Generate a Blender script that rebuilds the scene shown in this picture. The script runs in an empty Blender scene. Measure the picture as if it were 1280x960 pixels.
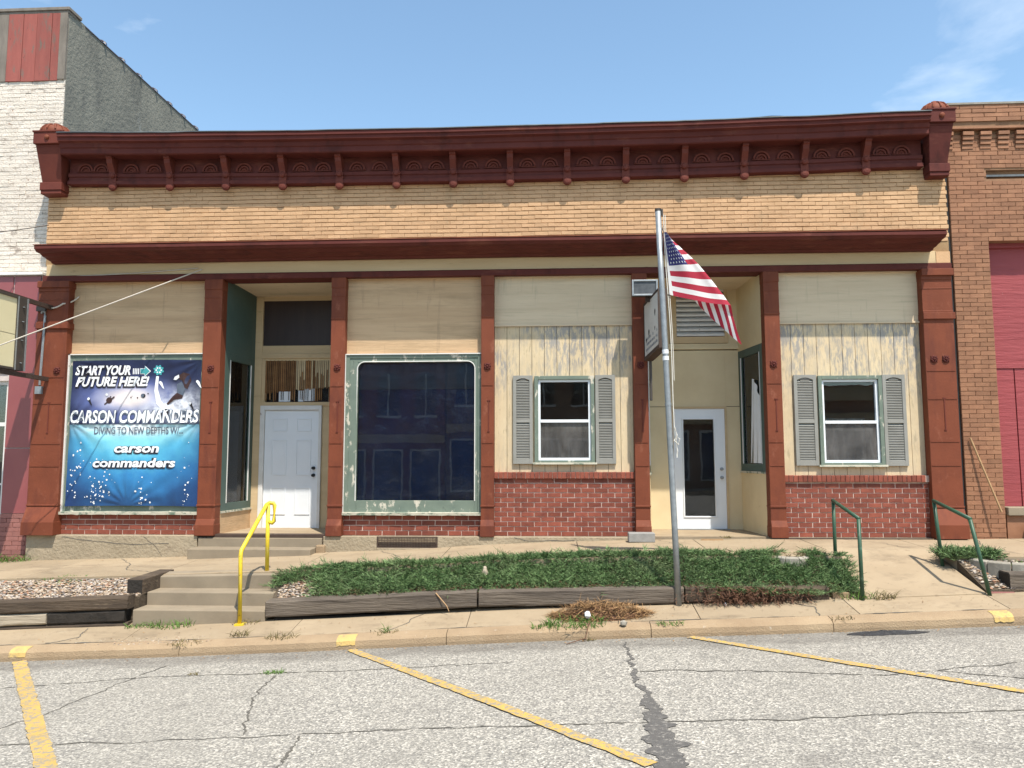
import bpy, math, random
import numpy as np
from mathutils import Vector, Matrix, noise as mnoise

random.seed(7)
rng = np.random.default_rng(7)
scene = bpy.context.scene
col = scene.collection

# ------------------------------------------------------------------ camera, sky, sun, exposure
PITCH, YAW, ROLL = math.radians(5.48), math.radians(3.09), math.radians(-0.08)
cam_data = bpy.data.cameras.new('camera')
cam = bpy.data.objects.new('camera', cam_data)
col.objects.link(cam)
cam_data.sensor_width = 36.0
cam_data.lens = 27.0
cam_data.clip_start = 0.05
cam_data.clip_end = 5000
cam.matrix_world = (Matrix.Translation((0, -11.7, 1.150)) @ Matrix.Rotation(YAW, 4, 'Z')
                    @ Matrix.Rotation(math.pi / 2 + PITCH, 4, 'X') @ Matrix.Rotation(ROLL, 4, 'Z'))
scene.camera = cam

SUN = Vector((0.53, -1.0, 2.2)).normalized()          # direction towards the sun
world = bpy.data.worlds.new('World')
scene.world = world
world.use_nodes = True
wn = world.node_tree
wn.nodes.clear()
w_out = wn.nodes.new('ShaderNodeOutputWorld')
w_bg = wn.nodes.new('ShaderNodeBackground')
w_sky = wn.nodes.new('ShaderNodeTexSky')
w_sky.sky_type = 'NISHITA'
w_sky.sun_disc = False
w_sky.sun_elevation = math.asin(SUN.z)
w_sky.sun_rotation = math.atan2(SUN.x, SUN.y)
w_sky.air_density = 1.0
w_sky.dust_density = 1.0
w_sky.ozone_density = 0.5
w_bg.inputs['Strength'].default_value = 0.125
# thin cirrus all over the sky
w_tc = wn.nodes.new('ShaderNodeTexCoord')
w_mp = wn.nodes.new('ShaderNodeMapping')
w_mp.inputs['Location'].default_value = (27.70, 14.20, 8.60)
w_mp.inputs['Rotation'].default_value = (0.0, 0.55, 0.0)
w_mp.inputs['Scale'].default_value = (1.5, 1.2, 3.6)
w_nz = wn.nodes.new('ShaderNodeTexNoise')
w_nz.inputs['Scale'].default_value = 1.6
w_nz.inputs['Detail'].default_value = 7
w_nz.inputs['Roughness'].default_value = 0.55
w_nz.inputs['Distortion'].default_value = 0.5
w_mr = wn.nodes.new('ShaderNodeMapRange')
w_mr.inputs['From Min'].default_value = 0.56
w_mr.inputs['From Max'].default_value = 0.8
w_mr.inputs['To Max'].default_value = 0.75
w_mx = wn.nodes.new('ShaderNodeMix')
w_mx.data_type = 'RGBA'
w_mx.inputs[7].default_value = (5.2, 5.6, 6.0, 1)
wn.links.new(w_tc.outputs['Generated'], w_mp.inputs['Vector'])
wn.links.new(w_mp.outputs['Vector'], w_nz.inputs['Vector'])
wn.links.new(w_nz.outputs[0], w_mr.inputs['Value'])
wn.links.new(w_mr.outputs[0], w_mx.inputs[0])
w_tint = wn.nodes.new('ShaderNodeMix')
w_tint.data_type = 'RGBA'
w_tint.blend_type = 'MULTIPLY'
w_tint.inputs[0].default_value = 1.0
w_tint.inputs[7].default_value = (1.0, 1.10, 1.05, 1)
wn.links.new(w_sky.outputs[0], w_tint.inputs[6])
wn.links.new(w_tint.outputs[2], w_mx.inputs[6])
wn.links.new(w_mx.outputs[2], w_bg.inputs['Color'])
wn.links.new(w_bg.outputs[0], w_out.inputs['Surface'])

sun_data = bpy.data.lights.new('sun', 'SUN')
sun_data.energy = 3.5
sun_data.angle = math.radians(0.53)
sun_data.color = (1.0, 0.93, 0.83)
sun = bpy.data.objects.new('sun', sun_data)
col.objects.link(sun)
sun.rotation_euler = SUN.to_track_quat('Z', 'Y').to_euler()

vs = scene.view_settings
vs.view_transform = 'Standard'
vs.look = 'None'
vs.exposure = 0.97
vs.gamma = 1
vs.use_curve_mapping = False

# ------------------------------------------------------------------ helpers
def nd(nt, t, **kw):
    n = nt.nodes.new(t)
    for k, v in kw.items():
        setattr(n, k, v)
    return n

def rgba(c):
    return (c[0], c[1], c[2], 1)

def new_mat(name):
    m = bpy.data.materials.new(name)
    m.use_nodes = True
    nt = m.node_tree
    nt.nodes.clear()
    out = nd(nt, 'ShaderNodeOutputMaterial')
    p = nd(nt, 'ShaderNodeBsdfPrincipled')
    nt.links.new(p.outputs[0], out.inputs[0])
    return m, nt, p, out

def noise_fac(nt, scale, stretch=(1, 1, 1), lo=0.35, hi=0.65, detail=6, rough=0.6, off=0.0, vec=None):
    g = nd(nt, 'ShaderNodeNewGeometry')
    mp = nd(nt, 'ShaderNodeMapping')
    mp.inputs['Scale'].default_value = stretch
    mp.inputs['Location'].default_value = (off, off * 1.7, off * .6)
    nt.links.new(vec if vec else g.outputs['Position'], mp.inputs['Vector'])
    n = nd(nt, 'ShaderNodeTexNoise')
    n.inputs['Scale'].default_value = scale
    n.inputs['Detail'].default_value = detail
    n.inputs['Roughness'].default_value = rough
    nt.links.new(mp.outputs[0], n.inputs['Vector'])
    r = nd(nt, 'ShaderNodeMapRange')
    r.inputs['From Min'].default_value = lo
    r.inputs['From Max'].default_value = hi
    nt.links.new(n.outputs[0], r.inputs['Value'])
    return r.outputs[0]

def mixc(nt, fac, a, b):
    m = nd(nt, 'ShaderNodeMix', data_type='RGBA')
    if isinstance(fac, float):
        m.inputs[0].default_value = fac
    else:
        nt.links.new(fac, m.inputs[0])
    for i, c in ((6, a), (7, b)):
        if isinstance(c, tuple):
            m.inputs[i].default_value = rgba(c)
        else:
            nt.links.new(c, m.inputs[i])
    return m.outputs[2]

def mathn(nt, op, a, b=None, clamp=False):
    m = nd(nt, 'ShaderNodeMath', operation=op)
    m.use_clamp = clamp
    for i, x in enumerate((a, b)):
        if x is None:
            continue
        if isinstance(x, (int, float)):
            m.inputs[i].default_value = x
        else:
            nt.links.new(x, m.inputs[i])
    return m.outputs[0]

def pos_xyz(nt):
    g = nd(nt, 'ShaderNodeNewGeometry')
    s = nd(nt, 'ShaderNodeSeparateXYZ')
    nt.links.new(g.outputs['Position'], s.inputs[0])
    return s.outputs

def rand_out(nt):
    oi = nd(nt, 'ShaderNodeObjectInfo')
    g = nd(nt, 'ShaderNodeNewGeometry')
    a = mathn(nt, 'ADD', oi.outputs['Random'], g.outputs['Random Per Island'])
    return mathn(nt, 'FRACT', a)

def add_bump(nt, p, h, strength, dist=0.01, normal=None):
    b = nd(nt, 'ShaderNodeBump')
    b.inputs['Strength'].default_value = strength
    b.inputs['Distance'].default_value = dist
    nt.links.new(h, b.inputs['Height'])
    if normal:
        nt.links.new(normal, b.inputs['Normal'])
    nt.links.new(b.outputs[0], p.inputs['Normal'])
    return b.outputs[0]

def mat(name, c1, c2=None, scale=5, stretch=(1, 1, 1), rough=0.8, bump=0.0, bscale=60, bdist=0.004, wears=(),
        rnd=0.0, metallic=0.0, spec=0.35, lo=0.3, hi=0.7, bstretch=(1, 1, 1), peel=False):
    """base colour mottled between c1 and c2, wears = [(colour, scale, lo, hi, stretch)], rnd = per piece value change"""
    m, nt, p, out = new_mat(name)
    c2 = c2 or tuple(x * 0.82 for x in c1)
    c = mixc(nt, noise_fac(nt, scale, stretch, lo, hi, off=random.random() * 9), c1, c2)
    for w in wears:
        wc, ws, wlo, whi, wst = w
        c = mixc(nt, noise_fac(nt, ws, wst, wlo, whi, detail=8, rough=0.68, off=random.random() * 20), c, wc)
    if peel:                                             # paint flaking off in broad patches, more on the upper boards
        big = noise_fac(nt, 1.5, (1, 1, .8), .34, .56, 3, off=4.2)
        z = pos_xyz(nt)[2]
        up = mathn(nt, 'MULTIPLY', mathn(nt, 'SUBTRACT', z, 1.9), .75, True)
        fine = noise_fac(nt, 15, (1.3, 1, .30), .44, .58, 8, .7, off=8.8)
        f = mathn(nt, 'MULTIPLY', mathn(nt, 'MULTIPLY', big, mathn(nt, 'ADD', up, .12)), fine)
        c = mixc(nt, mathn(nt, 'MULTIPLY', f, 1.7, True), c, (.31, .285, .25))
    if rnd:
        hsv = nd(nt, 'ShaderNodeHueSaturation')
        v = mathn(nt, 'MULTIPLY_ADD', rand_out(nt), 2 * rnd)
        nt.nodes[-1]
        v.node.inputs[2].default_value = 1 - rnd
        nt.links.new(v, hsv.inputs['Value'])
        nt.links.new(c, hsv.inputs['Color'])
        c = hsv.outputs[0]
    nt.links.new(c, p.inputs['Base Color'])
    p.inputs['Roughness'].default_value = rough
    p.inputs['Metallic'].default_value = metallic
    p.inputs['Specular IOR Level'].default_value = spec
    if bump:
        add_bump(nt, p, noise_fac(nt, bscale, bstretch, 0.2, 0.8, off=3.3), bump, bdist)
    return m

def glass(name, tint=(0.9, 0.93, 0.95), film=None, film_fac=0.0, wave=0.02, rough=0.01):
    m, nt, p, out = new_mat(name)
    nt.nodes.remove(p)
    tr = nd(nt, 'ShaderNodeBsdfTransparent')
    tr.inputs[0].default_value = rgba(tint)
    gl = nd(nt, 'ShaderNodeBsdfGlossy')
    gl.inputs['Roughness'].default_value = rough
    fr = nd(nt, 'ShaderNodeFresnel')
    fr.inputs['IOR'].default_value = 1.55
    fr2 = mathn(nt, 'MULTIPLY', fr.outputs[0], 1.05, True)
    b = nd(nt, 'ShaderNodeBump')
    b.inputs['Strength'].default_value = wave
    b.inputs['Distance'].default_value = 0.02
    nt.links.new(noise_fac(nt, 2.2, (1, 1, 1), 0, 1, 2), b.inputs['Height'])
    nt.links.new(b.outputs[0], gl.inputs['Normal'])
    mx = nd(nt, 'ShaderNodeMixShader')
    nt.links.new(fr2, mx.inputs[0])
    base = tr.outputs[0]
    if film:
        df = nd(nt, 'ShaderNodeBsdfDiffuse')
        df.inputs[0].default_value = rgba(film)
        fm = nd(nt, 'ShaderNodeMixShader')
        f = noise_fac(nt, 3, (1, 1, .5), 0.2, 0.8)
        f2 = mathn(nt, 'MULTIPLY', f, film_fac * 1.4)
        nt.links.new(f2, fm.inputs[0])
        nt.links.new(base, fm.inputs[1])
        nt.links.new(df.outputs[0], fm.inputs[2])
        base = fm.outputs[0]
    nt.links.new(base, mx.inputs[1])
    nt.links.new(gl.outputs[0], mx.inputs[2])
    nt.links.new(mx.outputs[0], out.inputs[0])
    return m

class MB:
    """collects shapes in world metres; build() links them as one mesh object"""
    def __init__(self):
        self.v, self.f = [], []

    def add(self, vs_, fs_):
        n = len(self.v)
        self.v += [tuple(a) for a in vs_]
        self.f += [tuple(i + n for i in f) for f in fs_]
        return self

    def box(self, x0, x1, y0, y1, z0, z1):
        return self.add([(x0, y0, z0), (x1, y0, z0), (x1, y1, z0), (x0, y1, z0), (x0, y0, z1), (x1, y0, z1), (x1, y1, z1), (x0, y1, z1)],
                        [(0, 3, 2, 1), (4, 5, 6, 7), (0, 1, 5, 4), (1, 2, 6, 5), (2, 3, 7, 6), (3, 0, 4, 7)])

    def hexa(self, p):                                   # eight corners: bottom ring then top ring
        return self.add(p, [(0, 3, 2, 1), (4, 5, 6, 7), (0, 1, 5, 4), (1, 2, 6, 5), (2, 3, 7, 6), (3, 0, 4, 7)])

    def sweepx(self, prof, xs, dz=lambda x: 0.0):        # closed profile of (y, z) swept along x
        n = len(prof)
        vs_ = [(x, y, z + dz(x)) for x in xs for y, z in prof]
        fs_ = []
        for i in range(len(xs) - 1):
            for j in range(n):
                a, b = i * n + j, i * n + (j + 1) % n
                fs_.append((a, b, b + n, a + n))
        fs_.append(tuple(range(n))[::-1])
        fs_.append(tuple((len(xs) - 1) * n + j for j in range(n)))
        return self.add(vs_, fs_)

    def prism(self, poly, y0, y1):                       # polygon in (x, z) extruded along y
        n = len(poly)
        vs_ = [(x, y0, z) for x, z in poly] + [(x, y1, z) for x, z in poly]
        fs_ = [tuple(range(n)), tuple(range(2 * n - 1, n - 1, -1))] + [(j, n + j, n + (j + 1) % n, (j + 1) % n) for j in range(n)]
        return self.add(vs_, fs_)

    def tube(self, pts, r, n=10, r1=None, cap=True):
        pts = [Vector(p) for p in pts]
        r1 = r if r1 is None else r1
        rings = []
        up = Vector((0, 0, 1))
        for i, p in enumerate(pts):
            d = (pts[min(i + 1, len(pts) - 1)] - pts[max(i - 1, 0)]).normalized()
            s = d.cross(up)
            if s.length < 1e-3:
                s = d.cross(Vector((1, 0, 0)))
            s.normalize()
            t = s.cross(d).normalized()
            rr = r + (r1 - r) * i / max(1, len(pts) - 1)
            rings.append([p + (s * math.cos(2 * math.pi * k / n) + t * math.sin(2 * math.pi * k / n)) * rr for k in range(n)])
        vs_ = [q for ring in rings for q in ring]
        fs_ = [(i * n + k, i * n + (k + 1) % n, (i + 1) * n + (k + 1) % n, (i + 1) * n + k) for i in range(len(pts) - 1) for k in range(n)]
        if cap:
            fs_ += [tuple(range(n))[::-1], tuple((len(pts) - 1) * n + k for k in range(n))]
        return self.add(vs_, fs_)

    def lathe(self, c, prof, n=16, ax='z', a0=0.0, a1=2 * math.pi):
        c = Vector(c)
        full = abs(a1 - a0 - 2 * math.pi) < 1e-6
        m = n if full else n + 1
        vs_ = []
        for r, h in prof:
            for k in range(m):
                a = a0 + (a1 - a0) * k / n
                u, w = r * math.cos(a), r * math.sin(a)
                vs_.append(c + (Vector((u, w, h)) if ax == 'z' else Vector((u, -h, w))))
        fs_ = []
        for i in range(len(prof) - 1):
            for k in range(n):
                k2 = (k + 1) % m
                fs_.append((i * m + k, i * m + k2, (i + 1) * m + k2, (i + 1) * m + k))
        return self.add(vs_, fs_)

    def grid(self, fn, nu, nv):
        vs_ = [fn(i / nu, j / nv) for j in range(nv + 1) for i in range(nu + 1)]
        fs_ = [(j * (nu + 1) + i, j * (nu + 1) + i + 1, (j + 1) * (nu + 1) + i + 1, (j + 1) * (nu + 1) + i) for j in range(nv) for i in range(nu)]
        return self.add(vs_, fs_)

    def build(self, name, m, parent=None, bevel=0.0, smooth=False, kind=None, label=None, cat=None, group=None, fixn=True):
        me = bpy.data.meshes.new(name)
        a = np.array(self.v, dtype=float)
        c = (a.min(0) + a.max(0)) / 2
        if parent is None:
            c[2] = a[:, 2].min()
        me.from_pydata([tuple(q) for q in (a - c)], [], self.f)
        if fixn:
            import bmesh
            bm = bmesh.new()
            bm.from_mesh(me)
            bmesh.ops.recalc_face_normals(bm, faces=bm.faces)
            bm.to_mesh(me)
            bm.free()
        if smooth:
            me.polygons.foreach_set('use_smooth', [True] * len(me.polygons))
        me.materials.append(m)
        o = bpy.data.objects.new(name, me)
        o.location = c
        link(o, parent)
        if bevel:
            b = o.modifiers.new('bevel', 'BEVEL')
            b.width = bevel
            b.segments = 2
            b.limit_method = 'ANGLE'
        tag(o, label, cat, group, kind)
        return o

def link(o, parent=None):
    col.objects.link(o)
    if parent is not None:
        o.parent = parent
        o.matrix_parent_inverse = parent.matrix_basis.inverted()
    return o

def tag(o, label=None, cat=None, group=None, kind=None):
    for k, v in (('label', label), ('category', cat), ('group', group), ('kind', kind)):
        if v:
            o[k] = v
    return o

def empty(name, loc, label=None, cat=None, group=None, kind=None):
    o = bpy.data.objects.new(name, None)
    o.location = loc
    o.empty_display_size = 0.2
    col.objects.link(o)
    return tag(o, label, cat, group, kind)

def inst(name, me, loc, parent, rot=(0, 0, 0), scale=(1, 1, 1)):
    o = bpy.data.objects.new(name, me)
    o.location = loc
    o.rotation_euler = rot
    o.scale = scale
    return link(o, parent)

def mesh_only(mb, name, m, smooth=False, bevel=0.0):
    me = bpy.data.meshes.new(name)
    me.from_pydata(mb.v, [], mb.f)
    import bmesh
    bm = bmesh.new()
    bm.from_mesh(me)
    bmesh.ops.recalc_face_normals(bm, faces=bm.faces)
    if bevel:
        bmesh.ops.bevel(bm, geom=list(bm.edges), offset=bevel, segments=1, affect='EDGES')
    bm.to_mesh(me)
    bm.free()
    if smooth:
        me.polygons.foreach_set('use_smooth', [True] * len(me.polygons))
    me.materials.append(m)
    return me

def fast_mesh(name, verts, faces_n, m, parent=None, **kw):
    """many loose faces of faces_n corners each; verts is (F*faces_n, 3)"""
    verts = np.asarray(verts, dtype=np.float32).reshape(-1, 3)
    F = len(verts) // faces_n
    c = (verts.min(0) + verts.max(0)) / 2
    if parent is None:
        c[2] = verts[:, 2].min()
    verts = verts - c
    me = bpy.data.meshes.new(name)
    me.vertices.add(len(verts))
    me.vertices.foreach_set('co', verts.ravel())
    me.loops.add(F * faces_n)
    me.loops.foreach_set('vertex_index', np.arange(F * faces_n, dtype=np.int32))
    me.polygons.add(F)
    me.polygons.foreach_set('loop_start', np.arange(0, F * faces_n, faces_n, dtype=np.int32))
    me.update(calc_edges=True)
    me.validate()
    me.materials.append(m)
    o = bpy.data.objects.new(name, me)
    o.location = [float(q) for q in c]
    link(o, parent)
    return tag(o, **kw)

def brick_mesh(name, L, Dp, Hh, m, seed, chip=0.0025, bev=0.004):
    r = random.Random(seed)
    mb = MB().box(-L / 2, L / 2, 0, Dp, -Hh / 2, Hh / 2)
    mb.v = [(x + r.uniform(-chip, chip), y + r.uniform(-chip, chip) * .8, z + r.uniform(-chip, chip)) for x, y, z in mb.v]
    me = bpy.data.meshes.new(name)
    # chamfered front: front ring set in
    (a, b, c, d, e, f, g, h) = [Vector(q) for q in mb.v]
    cen = (a + b + e + f) / 4
    ring = [a, b, f, e]
    inn = [q + (cen - q).normalized() * bev * 1.4 for q in ring]
    inn = [Vector((q.x, q.y - 0.0, q.z)) for q in inn]
    outr = [Vector((q.x, q.y + bev, q.z)) for q in ring]
    back = [d, c, g, h]
    vs_ = inn + outr + back
    fs_ = [(0, 1, 2, 3)]
    for k in range(4):
        k2 = (k + 1) % 4
        fs_.append((k2, k, 4 + k, 4 + k2))
        fs_.append((4 + k2, 4 + k, 8 + k, 8 + k2))
    me.from_pydata([tuple(q) for q in vs_], [], fs_)
    me.update()
    me.materials.append(m)
    return me

def lay_bricks(wall, name, x0, x1, z0, z1, y, bl, bh, m, cap=300, holes=(), jit=0.003, focus=0.0, seed=1, gap=0.009, dep=0.06, gapx=None, wave=0.0):
    """running bond; the cap nearest ones are objects of their own, the rest one stuff part"""
    r = random.Random(seed)
    gapx = gap if gapx is None else gapx
    meshes = [brick_mesh(name, bl - gapx, dep, bh - gap, m, seed * 10 + k) for k in range(5)]
    places = []
    n = int(round((z1 - z0) / bh))
    for i in range(n):
        z = z0 + (i + .5) * bh
        x = x0 - (bl / 2 if i % 2 else 0) - bl
        while x < x1:
            a, b = max(x, x0), min(x + bl, x1)
            x += bl
            segs = [(a, b)]
            for hx0, hx1, hz0, hz1 in holes:
                if hz0 < z < hz1:
                    ns = []
                    for s, e in segs:
                        if e <= hx0 or s >= hx1:
                            ns.append((s, e))
                        else:
                            if s < hx0: ns.append((s, hx0))
                            if e > hx1: ns.append((hx1, e))
                    segs = ns
            for s, e in segs:
                if e - s > 0.035:
                    places.append(((s + e) / 2, z + wave * fbm((s + e) * .25, z * 1.3, seed), (e - s - gapx) / (bl - gapx)))
    places.sort(key=lambda q: abs(q[0] - focus))
    for k, (x, z, s) in enumerate(places[:cap]):
        inst(name, meshes[r.randrange(5)], (x, y + r.uniform(-jit, jit), z), wall, scale=(s, 1, 1),
             rot=(0, r.uniform(-.006, .006), 0))
    rest = places[cap:]
    if rest:
        base = [np.array([v.co[:] for v in me.vertices]) for me in meshes]
        faces = [tuple(p.vertices) for p in meshes[0].polygons]
        mb = MB()
        for x, z, s in rest:
            b = base[r.randrange(5)] * np.array([s, 1, 1]) + np.array([x, y + r.uniform(-jit, jit), z])
            mb.add(b.tolist(), faces)
        mb.build(name, m, wall, kind='stuff', fixn=False)

def text_mesh(body, size, shear=0.0, bold=0.0, align='LEFT', spacing=1.0):
    cu = bpy.data.curves.new('lettering', 'FONT')
    cu.body = body
    cu.size = size
    cu.shear = shear
    cu.offset = bold
    cu.align_x = align
    cu.space_character = spacing
    cu.resolution_u = 3
    o = bpy.data.objects.new('lettering', cu)
    col.objects.link(o)
    bpy.context.view_layer.update()
    me = bpy.data.meshes.new_from_object(o.evaluated_get(bpy.context.evaluated_depsgraph_get()))
    v = [tuple(q.co) for q in me.vertices]
    f = [tuple(p.vertices) for p in me.polygons]
    bpy.data.objects.remove(o)
    bpy.data.curves.remove(cu)
    bpy.data.meshes.remove(me)
    return v, f

def lin(x, xs, ys):
    return float(np.interp(x, xs, ys))

def fbm(x, y, z=0.0, o=3):
    return mnoise.fractal(Vector((x, y, z)), 1.0, 2.0, o)

# ------------------------------------------------------------------ materials
M = {}
M['tan_brick'] = mat('tan_painted_brick', (.565, .355, .195), (.48, .295, .155), 3.5, rough=.75, bump=.7, bscale=50, rnd=.06,
                     wears=[((.36, .21, .11), 11, .62, .74, (1, 1, 2)), ((.36, .25, .14), 1.6, .60, .80, (1, 1, .5)), ((.22, .14, .08), 30, .66, .72, (1, 1, 1))])
M['tan_mortar'] = mat('tan_painted_mortar', (.36, .23, .115), (.24, .15, .075), 5, rough=.9, bump=.5)
M['red_brick'] = mat('dark_red_brick', (.245, .068, .040), (.17, .044, .028), 10, rough=.75, bump=.5, bscale=90, rnd=.20)
M['light_mortar'] = mat('pale_pink_mortar', (.62, .48, .41), (.48, .35, .29), 7, rough=.95, bump=.4)
M['brown_brick'] = mat('brown_face_brick', (.305, .150, .082), (.235, .110, .060), 6, rough=.8, bump=.5, bscale=60, rnd=.13,
                       wears=[((.52, .36, .22), 2.5, .66, .8, (1, 1, 3))])
M['brown_mortar'] = mat('brown_mortar', (.30, .17, .095), (.22, .12, .07), 8, rough=.95)
M['white_brick'] = mat('white_painted_brick', (.70, .63, .55), (.60, .53, .45), 3, rough=.8, bump=.9, bscale=34, bdist=.010, rnd=.05,
                       wears=[((.36, .30, .25), 4.5, .56, .66, (1, 1, 1.8)), ((.30, .17, .11), 9, .66, .70, (1, 1, 1.3)), ((.20, .17, .15), 14, .68, .72, (.5, 1, 2.5))])
M['white_mortar'] = mat('white_painted_mortar', (.66, .59, .52), (.54, .47, .40), 5, rough=.9, bump=.5)
M['red_paint'] = mat('red_brown_iron_paint', (.190, .053, .026), (.150, .042, .021), 3, spec=.2, rough=.65, bump=.35, bscale=22,
                     wears=[((.105, .030, .020), 2.2, .52, .74, (1.5, 1, .35)), ((.24, .085, .05), 6, .58, .72, (1, 1, .6)), ((.38, .22, .16), 24, .70, .74, (1, 1, 1)), ((.06, .025, .02), 13, .68, .74, (1, 1, .4))])
M['maroon_paint'] = mat('dark_maroon_cornice_paint', (.118, .032, .025), (.090, .024, .020), 2.5, spec=.15, rough=.7, bump=.15, bscale=40,
                        wears=[((.16, .055, .038), 6, .56, .72, (.35, 1, 1.2)), ((.048, .016, .014), 3, .54, .76, (1, 1, .5)), ((.22, .13, .10), 18, .70, .74, (.6, 1, 1))])
M['red_paint_dark'] = mat('dull_red_console_paint', (.15, .038, .024), (.11, .028, .02), 3, spec=.2, rough=.65, bump=.15, bscale=40)
M['tin'] = mat('weathered_tin', (.20, .21, .21), (.08, .085, .09), 2, rough=.5, metallic=.3, bump=.2)
M['tan_wood'] = mat('tan_painted_wood', (.57, .395, .235), (.47, .315, .18), 2, stretch=(.3, 1, 5), rough=.8, bump=.5, bscale=9, bstretch=(.35, 1, 9), bdist=.008,
                    wears=[((.36, .25, .14), 1.7, .52, .78, (.5, 1, 2.5)), ((.40, .28, .16), 5, .55, .70, (.25, 1, 7)), ((.32, .22, .13), 3, .60, .75, (3, 1, .3))])
M['trim_wood'] = mat('tan_trim_board', (.60, .45, .265), (.49, .36, .205), 2, stretch=(.3, 1, 2), rough=.75, bump=.3, bscale=12, bstretch=(.3, 1, 6),
                     wears=[((.30, .22, .12), 6, .62, .74, (.5, 1, 2)), ((.62, .55, .40), 9, .70, .74, (1, 1, 1))])
M['entry_tan'] = mat('pale_tan_entry_paint', (.68, .56, .35), (.60, .48, .29), 2, rough=.7, bump=.1, wears=[((.45, .34, .19), 5, .68, .76, (1, 1, 1))])
M['cream_panel'] = mat('cream_wood_panel', (.66, .53, .365), (.57, .45, .30), 2, stretch=(.3, 1, 4), rough=.8, bump=.4, bscale=9, bstretch=(.35, 1, 8), bdist=.008,
                       wears=[((.47, .39, .26), 4, .54, .72, (.25, 1, 6)), ((.44, .37, .25), 3, .58, .74, (3, 1, .25))])
M['cream_board'] = mat('cream_peeling_board', (.62, .50, .32), (.55, .43, .27), 4, rough=.75, bump=.35, bscale=30, bstretch=(1, 1, .25), rnd=.05,
                       wears=[((.44, .35, .22), 22, .56, .64, (1.2, 1, .22))], peel=True)
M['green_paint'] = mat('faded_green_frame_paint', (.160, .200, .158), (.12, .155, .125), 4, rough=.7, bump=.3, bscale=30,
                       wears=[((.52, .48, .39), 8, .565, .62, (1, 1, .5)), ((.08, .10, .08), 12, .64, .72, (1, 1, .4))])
M['green_dark'] = mat('dark_green_panel_paint', (.075, .115, .098), (.06, .095, .08), 3, rough=.5, bump=.1)  # darker, cooler green for the entry side frames and panels
M['peel_sill'] = mat('peeling_pale_sill', (.55, .52, .42), (.45, .42, .33), 8, rough=.85, bump=.6, bscale=25,
                     wears=[((.15, .20, .15), 10, .50, .58, (.5, 1, 1))])
M['white'] = mat('white_paint', (.76, .79, .81), (.72, .75, .77), 3, rough=.45, bump=.03)
M['white_worn'] = mat('worn_white_frame', (.70, .69, .66), (.62, .60, .56), 5, rough=.6, bump=.2,
                      wears=[((.25, .20, .15), 14, .66, .70, (1, 1, .4))])
M['shutter'] = mat('grey_shutter_plastic', (.27, .265, .24), (.23, .225, .20), 5, rough=.6)
M['concrete'] = mat('tan_concrete', (.34, .265, .175), (.275, .21, .135), 1.4, rough=.9, bump=.4, bscale=120, rnd=.07,
                    wears=[((.19, .145, .095), 1.6, .53, .74, (1, 1.8, 1)), ((.21, .16, .105), 7, .58, .72, (1, 1, 1)), ((.34, .28, .20), 5, .6, .75, (1, 1, 1)), ((.13, .10, .07), 30, .68, .75, (1, 1, 1))])
M['foundation'] = mat('old_foundation_concrete', (.36, .295, .205), (.27, .22, .15), 2.5, rough=.95, bump=.9, bscale=22, bdist=.012,
                      wears=[((.25, .20, .14), 4, .56, .72, (.5, 1, 1.4)), ((.30, .17, .07), 3, .70, .80, (1, 1, 1))])
M['step_concrete'] = mat('grey_tan_step_concrete', (.27, .22, .155), (.21, .17, .12), 2.5, rough=.9, bump=.4, bscale=90,
                         wears=[((.14, .115, .08), 3.5, .60, .78, (1, 1, 2))])
M['kerb'] = mat('orange_tan_kerb_concrete', (.36, .265, .165), (.27, .19, .115), 2, rough=.95, bump=.8, bscale=60, bdist=.008,
                wears=[((.15, .125, .10), 3, .60, .75, (.5, 1, 1)), ((.42, .35, .27), 16, .64, .70, (1, 1, 1))])
M['dirt'] = mat('joint_dirt', (.13, .10, .07), (.07, .055, .04), 8, rough=1)
M['soil'] = mat('dry_bed_soil', (.10, .075, .05), (.06, .045, .03), 6, rough=1, bump=.8, bscale=30, bdist=.02)
M['tie'] = mat('creosoted_timber', (.105, .075, .05), (.045, .033, .024), 3, stretch=(.4, 3, 3), rough=.9, bump=.9, bscale=14, bstretch=(.25, 3, 3), bdist=.012,
               wears=[((.24, .18, .12), 4, .58, .70, (.3, 2, 3))])
M['tie_grey'] = mat('weathered_grey_timber', (.16, .13, .10), (.075, .06, .048), 3, stretch=(.4, 3, 3), rough=.9, bump=.9, bscale=14, bstretch=(.25, 3, 3), bdist=.012,
                    wears=[((.035, .028, .02), 5, .56, .70, (.3, 2, 3))])
M['tie_pale'] = mat('pale_bleached_timber', (.42, .36, .27), (.28, .23, .17), 3, stretch=(.4, 3, 3), rough=.9, bump=.8, bscale=14, bstretch=(.25, 3, 3), bdist=.01)
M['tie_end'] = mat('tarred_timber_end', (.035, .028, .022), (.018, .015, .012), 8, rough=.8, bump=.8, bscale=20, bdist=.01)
M['yellow_rail'] = mat('yellow_rail_paint', (.72, .53, .035), (.62, .44, .03), 6, rough=.45,
                       wears=[((.30, .17, .05), 24, .60, .66, (1, 1, 1)), ((.60, .50, .16), 7, .58, .72, (1, 1, 1))])
M['rust'] = mat('rusty_base', (.16, .07, .03), (.09, .04, .02), 20, rough=.9)
M['green_rail'] = mat('dark_green_rail_paint', (.036, .090, .050), (.028, .066, .040), 6, rough=.45,
                      wears=[((.12, .06, .03), 26, .62, .68, (1, 1, 1)), ((.10, .17, .11), 9, .58, .7, (1, 1, 1))])
M['galv'] = mat('galvanised_steel', (.34, .36, .37), (.25, .27, .28), 14, rough=.5, metallic=.55, wears=[((.20, .20, .19), 10, .6, .75, (1, 1, .3))])
M['dark_metal'] = mat('dark_weathered_metal', (.06, .055, .05), (.09, .07, .055), 9, rough=.6, metallic=.3)
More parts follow.
